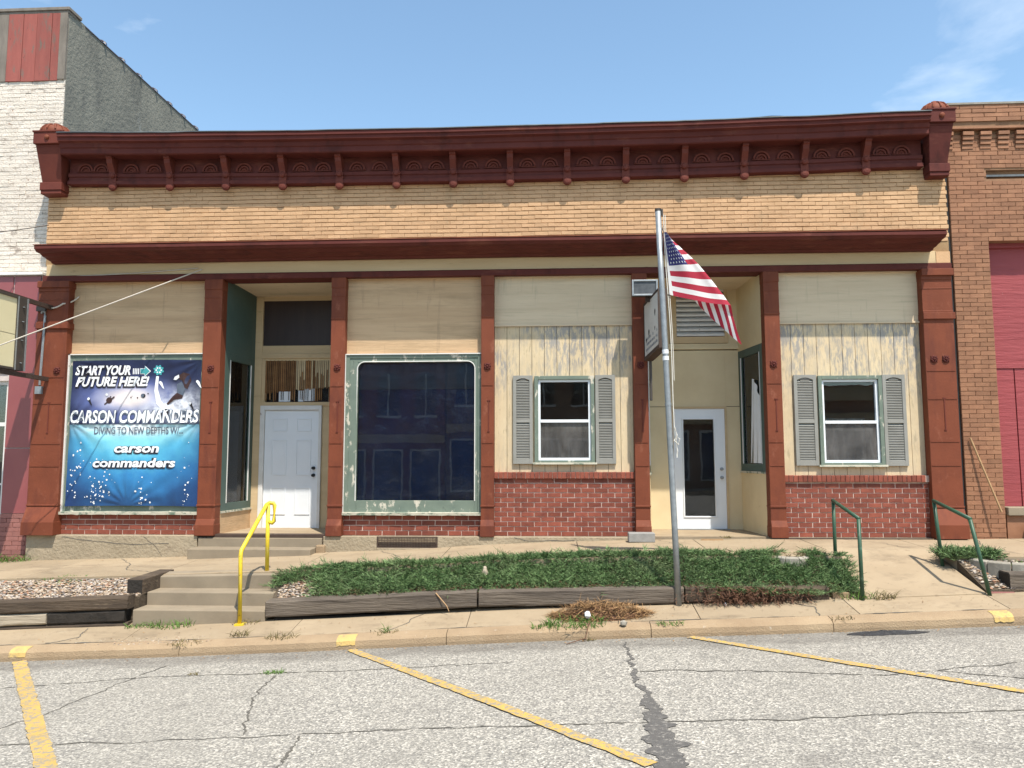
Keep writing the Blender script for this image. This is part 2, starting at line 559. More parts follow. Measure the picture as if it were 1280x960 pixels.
M['rust_bar'] = mat('rusty_brown_steel', (.085, .055, .042), (.055, .038, .03), 9, rough=.7, metallic=.2)
M['black'] = mat('black_matte', (.012, .012, .013), (.02, .02, .02), 5, rough=.6)
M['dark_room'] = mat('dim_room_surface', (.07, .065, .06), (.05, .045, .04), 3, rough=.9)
M['brown_ply'] = mat('dark_brown_plywood', (.045, .030, .026), (.030, .020, .018), 3, stretch=(3, 1, .3), rough=.5, bump=.1, wears=[((.075, .05, .04), 4, .6, .8, (3, 1, .3))])
M['slat_tan'] = mat('tan_blind_slat', (.55, .43, .26), (.45, .34, .19), 6, rough=.8, rnd=.15)
M['slat_brown'] = mat('stained_brown_slat', (.27, .14, .055), (.17, .08, .03), 8, rough=.8, rnd=.35)
M['curtain'] = mat('dim_lace_curtain', (.42, .40, .37), (.25, .24, .22), 16, rough=.9)
M['paper'] = mat('white_paper', (.72, .73, .74), (.66, .67, .68), 6, rough=.9)
M['rope'] = mat('white_rope', (.66, .63, .56), (.55, .52, .45), 20, rough=.95)
M['cable_white'] = mat('off_white_cable', (.55, .50, .42), (.45, .40, .34), 9, rough=.7)
M['pink_tile'] = mat('maroon_glazed_tile', (.27, .075, .075), (.235, .062, .065), 2, rough=.32, spec=.5, bump=.02, wears=[((.20, .055, .055), 3, .6, .8, (1, 1, 1))])
M['pink_brick'] = mat('dull_pink_brick', (.30, .13, .11), (.24, .10, .085), 8, rough=.8, bump=.4, rnd=.12)
M['grout'] = mat('pale_grout', (.62, .54, .50), (.5, .43, .40), 8, rough=.9)
M['cream_sign'] = mat('cream_plastic_sign_face', (.74, .66, .42), (.68, .60, .37), 2, rough=.35)
M['stucco'] = mat('grey_stucco', (.235, .225, .185), (.165, .160, .135), 1.1, rough=.95, bump=.7, bscale=14, bdist=.02,
                  wears=[((.10, .10, .09), 1.3, .52, .72, (1, 1, .35)), ((.33, .34, .34), 1.5, .62, .78, (1, 1, .6)), ((.08, .07, .06), 6, .68, .72, (1, 2, .12))])
M['clay'] = mat('dark_glazed_clay_coping', (.075, .05, .048), (.05, .038, .038), 5, rough=.4, rnd=.2)
M['red_board'] = mat('peeling_red_board', (.285, .085, .068), (.215, .062, .052), 3, stretch=(3, 1, .5), rough=.85, bump=.5, bscale=16, bstretch=(3, 1, .4), rnd=.12,
                     wears=[((.13, .11, .09), 6, .57, .70, (2, 1, .6)), ((.05, .045, .04), 9, .66, .72, (1.6, 1, .8))])
M['grey_board'] = mat('bare_grey_board', (.22, .19, .16), (.14, .12, .10), 4, stretch=(2, 1, .5), rough=.9, bump=.5, bscale=16, bstretch=(3, 1, .4))
M['maroon_ply'] = mat('crimson_painted_plywood', (.30, .058, .062), (.25, .048, .052), 2, stretch=(.5, 1, 2), rough=.6, bump=.6, bscale=7, bstretch=(.35, 1, 3), bdist=.012,
                      wears=[((.45, .22, .21), 20, .69, .72, (1, 1, 1)), ((.16, .03, .035), 5, .64, .72, (.25, 1, 3))])
M['grey_block'] = mat('grey_concrete_block', (.30, .29, .27), (.22, .215, .20), 14, rough=.95, bump=.6, bscale=80)
M['ring'] = mat('grey_cast_concrete', (.33, .30, .25), (.24, .22, .18), 6, rough=.95, bump=.6, bscale=50, rnd=.10)
M['stick'] = mat('bleached_wood_stick', (.42, .27, .14), (.33, .2, .1), 12, rough=.85)
M['yellow_line'] = mat('worn_yellow_road_paint', (.56, .36, .085), (.48, .31, .08), 5, rough=.85, bump=.6, bscale=160,
                       wears=[((.27, .24, .19), 22, .47, .57, (1, 1, 1)), ((.24, .215, .17), 60, .56, .62, (1, 1, 1)), ((.38, .26, .08), 4, .52, .75, (1, 1, 1))])
M['yellow_faded'] = mat('faded_yellow_kerb_paint', (.58, .40, .14), (.46, .33, .13), 7, rough=.9, bump=.7, bscale=60, bdist=.008, wears=[((.32, .23, .14), 13, .54, .66, (1, 1, 1))])
M['crack'] = mat('dark_crack_filling', (.085, .078, .068), (.13, .12, .10), 9, rough=1)
M['tar'] = mat('black_tar_patch', (.022, .022, .024), (.045, .044, .044), 20, rough=.7, bump=.8, bscale=50, bdist=.01)
M['old_asphalt'] = mat('dark_old_asphalt', (.125, .118, .108), (.085, .08, .075), 24, rough=.95, bump=.7, bscale=100, wears=[((.27, .25, .22), 26, .55, .64, (1, 1, 1))])
M['leaf'] = mat('juniper_needles', (.082, .150, .052), (.145, .22, .085), 2.2, rough=.7, rnd=.5, wears=[((.17, .21, .10), 1.5, .52, .75, (1, 1, 1)), ((.16, .10, .055), 2.6, .64, .74, (1, 1, 1))])
M['leaf_dead'] = mat('dead_juniper', (.17, .085, .050), (.11, .055, .033), 6, rough=.9, rnd=.35)
M['straw'] = mat('dry_straw', (.36, .22, .10), (.20, .11, .05), 5, rough=.9, rnd=.45)
M['grass'] = mat('green_weed', (.075, .15, .025), (.10, .18, .035), 6, rough=.75, rnd=.3)
M['dry_weed'] = mat('dry_olive_weed', (.20, .16, .07), (.14, .115, .05), 6, rough=.85, rnd=.3)
def pebble_material():
    m, nt, p, out = new_mat('mixed_pebbles')
    rp_ = nd(nt, 'ShaderNodeValToRGB')
    rp_.color_ramp.interpolation = 'CONSTANT'
    e = rp_.color_ramp.elements
    e[0].color = (.34, .26, .18, 1)
    e[1].position, e[1].color = .92, (.11, .09, .08, 1)
    for ps, c in ((.18, (.24, .16, .10)), (.34, (.40, .32, .24)), (.5, (.20, .17, .15)), (.62, (.46, .40, .33)), (.72, (.28, .15, .09)), (.82, (.33, .29, .26))):
        q = e.new(ps)
        q.color = rgba(c)
    nt.links.new(rand_out(nt), rp_.inputs[0])
    nt.links.new(rp_.outputs[0], p.inputs['Base Color'])
    p.inputs['Roughness'].default_value = .8
    return m
M['pebble'] = pebble_material()
M['glass'] = glass('window_glass', film=(.25, .25, .24), film_fac=.02)
M['screen_glass'] = glass('screened_glass', tint=(.72, .72, .72), film=(.34, .32, .30), film_fac=.32)
M['film_flap'] = mat('slate_blue_film_flap', (.045, .062, .095), (.03, .045, .075), 2, rough=.35, bump=.3, bscale=4, bdist=.01)
M['dark_lens'] = mat('dusty_dark_lens', (.05, .055, .06), (.11, .115, .12), 9, rough=.45, spec=.3)
M['navy_film'] = mat('navy_plastic_film', (.014, .044, .135), (.007, .020, .066), 1.2, rough=.15, spec=.5, bump=.5, bscale=3, bdist=.02,
                     wears=[((.10, .12, .16), 2.2, .64, .85, (1, 1, .5))])

def road_material():
    m, nt, p, out = new_mat('bleached_asphalt')
    x, y, z = pos_xyz(nt)
    v = nd(nt, 'ShaderNodeTexVoronoi')
    v.inputs['Scale'].default_value = 70
    g = nd(nt, 'ShaderNodeNewGeometry')
    nt.links.new(g.outputs['Position'], v.inputs['Vector'])
    sep = nd(nt, 'ShaderNodeSeparateColor')
    nt.links.new(v.outputs['Color'], sep.inputs[0])
    r = nd(nt, 'ShaderNodeValToRGB')
    e = r.color_ramp.elements
    e[0].position, e[0].color = 0.0, (.14, .132, .118, 1)
    e[1].position, e[1].color = 1.0, (.58, .54, .47, 1)
    a = e.new(.28); a.color = (.23, .217, .195, 1)
    b = e.new(.7); b.color = (.33, .31, .265, 1)
    nt.links.new(sep.outputs[0], r.inputs[0])
    c = mixc(nt, mathn(nt, 'MULTIPLY', noise_fac(nt, .9, (1, .35, 1), .35, .7), .4), r.outputs[0], (.25, .232, .198))
    c = mixc(nt, mathn(nt, 'MULTIPLY', noise_fac(nt, 2.4, (.6, 1, 1), .56, .75), .5), c, (.15, .14, .125))
    c = mixc(nt, mathn(nt, 'MULTIPLY', noise_fac(nt, 60, (1, 1, 1), .52, .68, 3), .35), c, (.44, .41, .36))
    c = mixc(nt, mathn(nt, 'MULTIPLY', noise_fac(nt, 52, (1, 1, 1), .54, .70, 3, off=5), .4), c, (.11, .10, .09))
    c = mixc(nt, mathn(nt, 'MULTIPLY', noise_fac(nt, 1.1, (1, 1, 1), .60, .72, 5, off=11), .45), c, (.12, .11, .10))
    # the gutter strip along the kerb is darker old asphalt with an uneven edge
    edge = mathn(nt, 'ADD', y, mathn(nt, 'MULTIPLY', noise_fac(nt, 4.5, (.35, 1, 1), 0, 1), .55))
    mr = nd(nt, 'ShaderNodeMapRange')
    mr.inputs['From Min'].default_value = -3.28
    mr.inputs['From Max'].default_value = -3.08
    nt.links.new(edge, mr.inputs['Value'])
    dark = mixc(nt, noise_fac(nt, 34, (1, 1, 1), .38, .66), (.10, .092, .08), (.25, .23, .20))
    mm = mathn(nt, 'MULTIPLY', mr.outputs[0], mathn(nt, 'ADD', mathn(nt, 'MULTIPLY', noise_fac(nt, 3, (.5, 1.5, 1), .3, .7), .55), .42))
    c = mixc(nt, mm, c, dark)
    nt.links.new(c, p.inputs['Base Color'])
    p.inputs['Roughness'].default_value = .92
    p.inputs['Specular IOR Level'].default_value = .25
    n1 = add_bump(nt, p, v.outputs['Distance'], .6, .010)
    add_bump(nt, p, noise_fac(nt, 7, (1, 1, 1), .2, .8), .3, .012, n1)
    return m
M['road'] = road_material()

# ------------------------------------------------------------------ ground heights (the street climbs to the right)
def zF(x):
    return lin(x, [-40, -14, -8.1, -6, -3.56, -2.1, -1.1, .1, 1.3, 3.3, 6, 14, 40], [-1.6, -.66, -.42, -.36, -.274, -.22, -.15, -.095, -.065, -.045, -.04, .10, 1.0])
def zU(x, y):
    return zF(x) + .022 * min(y, 0)
def zK(x):
    return lin(x, [-40, -14, -6.3, -4.3, -2.35, -.47, 1.28, 2.49, 5.0, 14, 40], [-2.6, -1.40, -1.026, -.949, -.849, -.745, -.673, -.625, -.51, -.13, .9])
def zL(x, y):
    return zK(x) + (y + 3.0) * .14
def zR(x, y):
    d = -3 - y
    return zK(x) - .125 + (min(max(d, 0), 7) - max(d - 7, 0) * .8) * .012

def patch(x0, x1, y0, y1, zfn, th, nx=4, ny=3):
    mb = MB()
    top = [(x0 + (x1 - x0) * i / nx, y0 + (y1 - y0) * j / ny) for j in range(ny + 1) for i in range(nx + 1)]
    n = len(top)
    vs_ = [(x, y, zfn(x, y)) for x, y in top] + [(x, y, zfn(x, y) - th) for x, y in top]
    q = nx + 1
    fs_ = []
    for j in range(ny):
        for i in range(nx):
            a = j * q + i
            fs_.append((a, a + 1, a + q + 1, a + q))
            fs_.append((n + a, n + a + q, n + a + q + 1, n + a + 1))
    rim = [i for i in range(q)] + [j * q + nx for j in range(1, ny + 1)] + [ny * q + i for i in range(nx - 1, -1, -1)] + [j * q for j in range(ny - 1, 0, -1)]
    for k in range(len(rim)):
        a, b = rim[k], rim[(k + 1) % len(rim)]
        fs_.append((a, n + a, n + b, b))
    return mb.add(vs_, fs_)

patch(-900, 900, -900, 900, lambda x, y: -3.2, .2, 2, 2).build('ground', M['soil'], kind='structure')
road = patch(-38, 38, -22, -3.02, zR, .15, 90, 40).build('road', M['road'], kind='structure')
walk_lo = patch(-38, 38, -2.87, -2.2, lambda x, y: zL(x, y) - .016, .1, 90, 2).build('lower_sidewalk', M['dirt'], kind='structure')
walk_up = patch(-38, 38, -1.03, 1.4, lambda x, y: zU(x, y) - .02, .35, 90, 8).build('upper_sidewalk', M['dirt'], kind='structure')
patch(-38, 3.6, -1.715, -1.035, lambda x, y: zU(x, y) - .02, .35, 60, 2).build('walk_edge', M['step_concrete'], walk_up)
patch(4.985, 38, -1.715, -1.035, lambda x, y: zU(x, y) - .02, .35, 60, 2).build('walk_edge', M['step_concrete'], walk_up)
kerb = patch(-38, 38, -3.0, -2.86, lambda x, y: zK(x) - .03, .3, 90, 1).build('kerb', M['dirt'], kind='structure')

xb = [-13, -11, -9.2, -7.15, -5.0, -3.05, -1.0, 1.62, 3.35, 4.95, 6.4, 8.2, 10, 12]
for a, b in zip(xb[:-1], xb[1:]):
    patch(a + .0035, b - .0035, -2.86, -2.22, zL, .03, 6, 3).build('slab', M['concrete'], walk_lo, bevel=.005)
xu = [-13, -11, -9.0, -7.1, -5.25, -3.4, -1.55, .33, 2.05, 3.6, 5.0, 6.6, 8.4, 10.2, 12]
for a, b in zip(xu[:-1], xu[1:]):
    y1 = -.02
    patch(a + .005, b - .005, -1.70 if not (3.5 < a < 4.5) else -1.05, -.86, zU, .025, 5, 2).build('slab', M['concrete'], walk_up, bevel=.004)
    patch(a + .005, b - .005, -.85, y1, zU, .025, 5, 2).build('slab', M['concrete'], walk_up, bevel=.004)
xk = [-13, -10, -7.2, -4.22, -1.2, 1.05, 3.0, 5.7, 8.4, 12]
for a, b in zip(xk[:-1], xk[1:]):
    xs = np.linspace(a + .004, b - .004, 22)
    mb = MB()
    n = 8
    vs_ = []
    for x in xs:
        w = .012 * fbm(x * 2.1, 3.3) + .006 * fbm(x * 9, 1)
        zt = zK(x) + .004 * fbm(x * 5, 8)
        vs_ += [(x, -3.035 - w, zt - .3), (x, -3.04 - w, zt - .09), (x, -3.03 - w, zt - .035), (x, -3.0 - w * .7, zt - .006), (x, -2.96, zt + .003), (x, -2.865, zt + .017), (x, -2.865, zt - .3)]
    q = 7
    fs_ = [(i * q + j, i * q + (j + 1) % q, (i + 1) * q + (j + 1) % q, (i + 1) * q + j) for i in range(len(xs) - 1) for j in range(q)]
    fs_ += [tuple(range(q)), tuple((len(xs) - 1) * q + j for j in range(q))]
    mb.add(vs_, fs_).build('kerb_stone', M['kerb'], kerb, smooth=False)

# ramp between the green rails
def z_ramp(x, y):
    t = (y + 2.38) / 1.36
    return zL(x, -2.3) * (1 - t) + zU(x, -1.0) * t + .003
patch(3.62, 4.97, -2.38, -1.02, z_ramp, .4, 6, 6).build('ramp', M['concrete'], kind='structure', bevel=.006)

def ribbon(name, pts, w, m, zfn, lift, parent, n=40, wob=.02, wv=.5, smoothw=None, seed=0, **kw):
    pts = np.array(pts, float)
    d = np.r_[0, np.cumsum(np.hypot(*np.diff(pts, axis=0).T))]
    s = np.linspace(0, d[-1], n)
    xs, ys = np.interp(s, d, pts[:, 0]), np.interp(s, d, pts[:, 1])
    ws = np.interp(s, d, w) if hasattr(w, '__len__') else np.full(n, w)
    vs_, fs_ = [], []
    for i in range(n):
        j0, j1 = max(i - 1, 0), min(i + 1, n - 1)
        t = np.array([xs[j1] - xs[j0], ys[j1] - ys[j0]])
        t /= np.hypot(*t) + 1e-9
        nx_, ny_ = -t[1], t[0]
        o = wob * fbm(s[i] * 3.1 + seed * 7.7, seed) + wob * .4 * fbm(s[i] * 14, seed + 5)
        wa = ws[i] * (1 + wv * fbm(s[i] * 8, seed + 2.2)) / 2
        wb = ws[i] * (1 + wv * fbm(s[i] * 8, seed + 9.1)) / 2
        for k in (-wa, wb):
            x, y = xs[i] + nx_ * (o + k), ys[i] + ny_ * (o + k)
            vs_.append((x, y, zfn(x, y) + lift))
        if i:
            fs_.append((2 * i - 2, 2 * i - 1, 2 * i + 1, 2 * i))
    return MB().add(vs_, fs_).build(name, m, parent, **kw)

cracks = [
    [(-8, -4.5), (-5.45, -4.18), (-4.09, -3.9), (-2.82, -3.95), (-1.37, -3.97), (-.42, -3.9)],
    [(-7, -5.7), (-4.26, -5.79), (-3.28, -5.85), (-2.37, -5.82), (-1.28, -5.79), (.03, -5.81), (.62, -5.79), (1.77, -5.81), (2.66, -5.74), (3.39, -5.75), (7, -5.6)],
    [(-4.6, -6.0), (-4.53, -5.42), (-4.38, -4.94), (-4.32, -4.31), (-4.15, -3.46)],
    [(-2.74, -4.05), (-2.72, -4.5), (-2.62, -4.96), (-2.37, -5.78)],
    [(-1.9, -5.85), (-1.86, -6.46), (-1.75, -7.4)],
    [(.78, -4.36), (1.9, -4.51), (2.84, -4.75)],
    [(2.84, -4.75), (3.23, -4.65), (4.15, -4.46), (7, -4.3)],
    [(3.3, -4.66), (3.9, -5.0), (5.0, -5.3)],
]
for k, c in enumerate(cracks):
    ribbon('crack', c, [.014, .022, .014] if len(c) == 3 else .013, M['crack'], zR, .004, road, n=220, wob=.045, wv=1.7, seed=k)
ribbon('crack', [(.74, -3.2), (.74, -4.0), (.70, -4.42), (.74, -5.0), (.73, -5.4)], [.015, .035, .05, .045, .06], M['old_asphalt'], zR, .005, road, n=160, wob=.06, wv=1.4, seed=21)
ribbon('asphalt_patch', [(.75, -5.2), (.76, -5.55), (.74, -6.1), (.73, -6.7), (.7, -8.2)], [.03, .13, .19, .21, .24], M['old_asphalt'], zR, .006, road, n=200, wob=.05, wv=.9, seed=22)
def tar_pt(u, v):
    a, q = 2 * math.pi * u, v
    rr = q * (1 + .28 * fbm(math.cos(a) * 1.6, math.sin(a) * 1.6, 4))
    x, y = 3.47 + .40 * rr * math.cos(a), -3.18 + .10 * rr * math.sin(a)
    return (x, y, zR(x, y) + .004 + .022 * max(0, 1 - q * q) * (1 + .9 * fbm(x * 14, y * 14)))
MB().grid(tar_pt, 40, 6).build('tar_patch', M['tar'], road)

def lane(x0, y0, x1, y1, w, seed, lab):
    ribbon('parking_line', [(x0, y0), (x1, y1)], w, M['yellow_line'], zR, .010, None, n=160, wob=.010, wv=.16, seed=seed, kind='structure')
lane(-6.05, -3.07, -3.30, -6.62, .135, 41, '')
lane(-2.26, -3.07, .60, -6.62, .105, 42, '')
lane(1.46, -3.07, 4.9, -6.62, .105, 43, '')
for k, x in enumerate((-6.1, -2.32, 4.78)):
    mb = MB()
    vs_ = []
    for i in range(9):
        xx = x - .1 + .2 * i / 8
        e = .012 * fbm(xx * 20, k)
        w = .012 * fbm(xx * 2.1, 3.3) + .006 * fbm(xx * 9, 1)
        zt = zK(xx) + .004 * fbm(xx * 5, 8)
        for y, dz in ((-3.045 - w, -.08 + e * 2), (-3.036 - w, -.034), (-3.003 - w * .7, -.002), (-2.96, .008), (-2.915 + e * 2, .014)):
            vs_.append((xx + 1.5 * e, y, zt + dz))
    fs_ = [(i * 5 + j, i * 5 + j + 1, i * 5 + j + 6, i * 5 + j + 5) for i in range(8) for j in range(4)]
    mb.add(vs_, fs_).build('kerb_mark', M['yellow_faded'], kerb)

for k, c in enumerate(([(-6.6, -.1), (-6.2, -.6), (-5.9, -1.2), (-5.2, -1.6)], [(-2.6, -.15), (-2.2, -.7), (-2.3, -1.2)], [(4.2, -.1), (4.6, -.5), (4.75, -1.0)], [(1.55, -.1), (1.75, -.6), (1.7, -1.2)], [(6.1, -.1), (5.8, -.8), (5.9, -1.6)])):
    ribbon('crack', c, .010, M['crack'], zU, .004, walk_up, n=60, wob=.05, wv=1.0, seed=60 + k)
for k, c in enumerate(([(-1.9, -2.86), (-1.7, -2.6), (-1.55, -2.3)], [(2.9, -2.86), (2.95, -2.6), (2.6, -2.3)], [(-5.9, -2.86), (-5.6, -2.7), (-5.7, -2.4)])):
    ribbon('crack', c, .012, M['crack'], zL, .004, walk_lo, n=40, wob=.05, wv=1.0, seed=70 + k)
x = -9.0
k = 0
while x < 9:
    L_ = random.uniform(.15, 1.1)
    ribbon('joint_dirt', [(x, -2.862), (x + L_ * .5, -2.862), (x + L_, -2.862)], [.002, random.uniform(.008, .02), .002], M['crack'], zL, .0035, walk_lo, n=30, wob=.008, wv=1.6, seed=80 + k)
    x += L_ + random.uniform(.1, .9)
    k += 1

# ------------------------------------------------------------------ the storefront building
B = empty('storefront_building', (-1.1, .1, -.4), 'long single-storey storefront with tan painted brick and dark red cornices', 'building')
COLS = [(-8.2, -7.70), (-5.49, -5.205), (-3.455, -3.232), (-1.105, -.908), (1.218, 1.435), (3.195, 3.425), (5.53, 5.97)]

shell = MB()
shell.box(-8.17, -7.9, .12, 20, -.6, 5.5).box(5.72, 6.0, .12, 20, -.6, 5.5).box(-8.17, 6.0, 19.8, 20.1, -.6, 5.5)
shell.box(-7.9, 5.72, .3, 19.8, 5.3, 5.45).box(-7.9, 5.72, 3.2, 3.3, -.3, 5.3).box(-7.9, 5.72, 1.30, 19.8, -.5, -.2)
shell.build('side_wall', M['dark_room'], B)
fnd = MB()
fnd.box(-8.17, -5.46, -.055, .3, -.9, -.032).box(-5.46, -3.50, .02, .3, -.9, -.06).box(-3.50, -2.68, -.055, .3, -.9, -.032).box(-1.755, 1.43, -.055, .3, -.9, -.032).box(-2.68, -1.755, .01, .3, -.9, -.032).box(-2.68, -1.755, -.055, .01, -.9, -.2)
MB().box(3.2, 5.98, -.05, .3, -.9, -.032).build('foundation', M['foundation'], B, bevel=.008)
fnd.build('foundation', M['foundation'], B, bevel=.008)
for k, pts in enumerate(([(-7.6, -.06), (-7.0, -.13), (-6.5, -.17), (-5.9, -.15)], [(-6.3, -.05), (-6.1, -.2), (-6.0, -.34)], [(-.6, -.04), (-.4, -.09), (.3, -.08)])):
    vs_ = []
    P_ = np.array(pts)
    t_ = np.linspace(0, len(P_) - 1, 40)
    for i, q in enumerate(t_):
        x_, z_ = np.interp(q, range(len(P_)), P_[:, 0]), np.interp(q, range(len(P_)), P_[:, 1]) + .012 * fbm(q * 3, k)
        w_ = .004 * (1 + fbm(q * 6, k + 3))
        vs_ += [(x_, -.0575, z_ - w_), (x_, -.0575, z_ + w_)]
    MB().add(vs_, [(2 * i, 2 * i + 2, 2 * i + 3, 2 * i + 1) for i in range(39)]).build('crack', M['crack'], B)
# vent grille in the foundation
vg = MB().box(-2.68, -1.755, -.052, -.03, -.2, -.185).box(-2.68, -1.755, -.052, -.03, -.05, -.034).box(-2.68, -2.66, -.052, -.03, -.185, -.05).box(-1.775, -1.755, -.052, -.03, -.185, -.05)
vgo = vg.build('vent_grille', M['rust_bar'], B)
lat = MB()
for k in range(38):
    x = -2.66 + k * .0235
    lat.box(x, x + .007, -.046, -.038, -.185, -.05)
for k in range(5):
    z = -.175 + k * .026
    lat.box(-2.66, -1.775, -.0475, -.0365, z, z + .007)
lat.build('lattice', M['rust_bar'], vgo, kind='stuff')

# upper brick wall
uw = MB().box(-8.15, 5.99, .012, .32, 4.24, 5.60).build('upper_wall', M['tan_mortar'], B)
lay_bricks(uw, 'painted_brick', -8.165, 6.0, 4.40, 5.59, 0, .205, .0662, M['tan_brick'], cap=300, jit=.003, seed=3, gap=.010, gapx=.004, wave=.012)
MB().box(-8.17, 6.0, .03, .32, 5.6, 5.95).build('parapet', M['tan_mortar'], B)

# upper cornice, sagging in the middle
def sag(x):
    return -.085 * max(0.0, 1 - ((x + 1.1) / 7.0) ** 2) + .006 * fbm(x * .9, 7.7)
xs_c = list(np.linspace(-7.78, 5.62, 90))
prof = [(.03, 6.29), (-.41, 6.26), (-.45, 6.25), (-.45, 6.20), (-.425, 6.19), (-.425, 6.14), (-.37, 6.12), (-.355, 6.06), (-.335, 6.045), (-.335, 5.97), (-.32, 5.955), (-.07, 5.965),
        (-.07, 5.735), (-.105, 5.725), (-.105, 5.675), (-.085, 5.66), (-.085, 5.61), (-.12, 5.60), (-.12, 5.545), (-.10, 5.535), (.03, 5.535)]
cor = MB().sweepx(prof, xs_c, sag).build('cornice', M['maroon_paint'], B)
MB().sweepx([(.35, 6.302), (-.465, 6.27), (-.465, 6.257), (.35, 6.292)], xs_c, lambda x: sag(x) + .006 * fbm(x * 1.4, 2)).build('roof_flashing', M['tin'], cor)
tarp = MB()
tarp.grid(lambda u, v: (2.55 + 1.6 * u, -.25 + 1.2 * v, 6.318 + sag(2.55 + 1.6 * u) + .055 * math.sin(math.pi * u) ** .6 + .01 * fbm(u * 7, v * 7)), 24, 6)
tarp.build('roofing_felt', M['black'], cor)

for k, x in enumerate((-6.2, -4.1, -2.4, -.2, 1.6, 3.4, 4.9)):
    MB().box(x, x + .012, -.456, -.43, 6.199 + sag(x), 6.252 + sag(x)).build('seam', M['maroon_paint'], cor)
    MB().box(x, x + .010, -.342, -.32, 5.97 + sag(x), 6.04 + sag(x)).build('seam', M['maroon_paint'], cor)
br = MB()
br.prism([(-.048, .33), (.048, .33), (.048, .0), (-.048, .0)], -.0, .20)
br.v = []
br.f = []
# tapered scrolled bracket, local: front towards -y, wall at y = 0
side = [(0, .275), (-.205, .275), (-.205, .235), (-.18, .22), (-.165, .16), (-.10, .07), (-.085, .04), (-.085, .0), (0, 0)]
n = len(side)
for x in (-.047, .047):
    br.v += [(x, y, z) for y, z in side]
br.f += [tuple(range(n)), tuple(range(2 * n - 1, n - 1, -1))] + [(j, n + j, n + (j + 1) % n, (j + 1) % n) for j in range(n)]
br.box(-.062, .062, -.075, 0, -.03, .012)
br.lathe((0, -.075, -.01), [(.001, .03), (.03, .026), (.045, .012), (.048, 0)], 14, 'y')
br.lathe((0, -.03, -.185), [(.001, .05), (.038, .046), (.062, .034), (.068, .02), (.068, .0)], 16, 'y')
br.box(-.058, .058, -.06, 0, -.19, -.03)
bracket_me = mesh_only(br, 'bracket', M['red_paint_dark'])
BX = [-7.03, -6.09, -5.175, -4.255, -3.345, -2.438, -1.54, -.648, .238, 1.14, 2.035, 2.945, 3.85, 4.77]
for x in BX:
    inst('bracket', bracket_me, (x, -.07, 5.69 + sag(x)), cor)
ar = MB()
for r0, r1, d in ((.10, .128, .034), (.058, .08, .026)):
    nseg = 14
    for k in range(nseg):
        a0, a1 = math.pi * k / nseg, math.pi * (k + 1) / nseg
        p = [(r0 * math.cos(a0), r0 * math.sin(a0)), (r1 * math.cos(a0), r1 * math.sin(a0)), (r1 * math.cos(a1), r1 * math.sin(a1)), (r0 * math.cos(a1), r0 * math.sin(a1))]
        ar.prism(p, -d, .002)
for k in range(5):
    a = math.pi * (k + .5) / 5
    ar.tube([(0.012 * math.cos(a), -.006, .012 * math.sin(a)), (.05 * math.cos(a), -.006, .05 * math.sin(a))], .011, 6)
ar.box(-.14, .14, -.02, .002, -.014, -.002)
arch_me = mesh_only(ar, 'arch_ornament', M['red_paint_dark'])
edges = [-7.72] + BX + [5.56]
for a, b in zip(edges[:-1], edges[1:]):
    a, b = (a + .06, b - .06)
    w = (b - a)
    for t in (.27, .73):
        x = a + w * t
        inst('arch_ornament', arch_me, (x, -.07, 5.765 + sag(x)), cor)
# corner consoles with ribbed domes
for x0, x1, nm in ((-8.235, -7.775, 'left'), (5.615, 6.02, 'right')):
    xc, hw = (x0 + x1) / 2, (x1 - x0) / 2
    c = MB()
    c.box(x0, x1, -.345, .1, 6.13, 6.33)
    c.box(x0 - .012, x1 + .012, -.36, .1, 6.315, 6.345)
    c.box(x0 + .02, x1 - .02, -.30, .1, 6.09, 6.13)
    lo = [(x0 + .07, -.17, 5.55), (x1 - .07, -.17, 5.55), (x1 - .07, .1, 5.55), (x0 + .07, .1, 5.55)]
    hi = [(x0 + .025, -.30, 6.09), (x1 - .025, -.30, 6.09), (x1 - .025, .1, 6.09), (x0 + .025, .1, 6.09)]
    c.hexa(lo + hi)
    c.box(x0 + .05, x1 - .05, -.20, .1, 5.42, 5.55)
    c.box(x0 + .06, x1 - .06, -.185, .1, 5.36, 5.42)
    con = c.build('corner_console', M['red_paint_dark' if nm == 'left' else 'maroon_paint'], B, bevel=.008)
    dome = MB().lathe((xc, -.13, 6.345), [(hw * .98, 0), (hw * .98, .03), (hw * .9, .07), (hw * .72, .115), (hw * .45, .145), (hw * .2, .155), (hw * .2, .19), (.001, .19)], 24)
    dome.build('dome', M['red_paint'], con, smooth=True)
    rib = MB()
    for k in range(12):
        a = 2 * math.pi * k / 12
        ca, sa = math.cos(a), math.sin(a)
        rib.tube([(xc + hw * f * ca, -.13 + hw * f * sa, 6.345 + h) for f, h in ((1.0, .03), (.92, .075), (.74, .12), (.46, .15))], .013, 6)
    rib.build('dome_rib', M['red_paint'], con)
    MB().lathe((xc, -.345, 6.23), [(.04, 0), (.036, .02), (.02, .03), (.001, .032)], 12, 'y').build('boss', M['red_paint'], con)

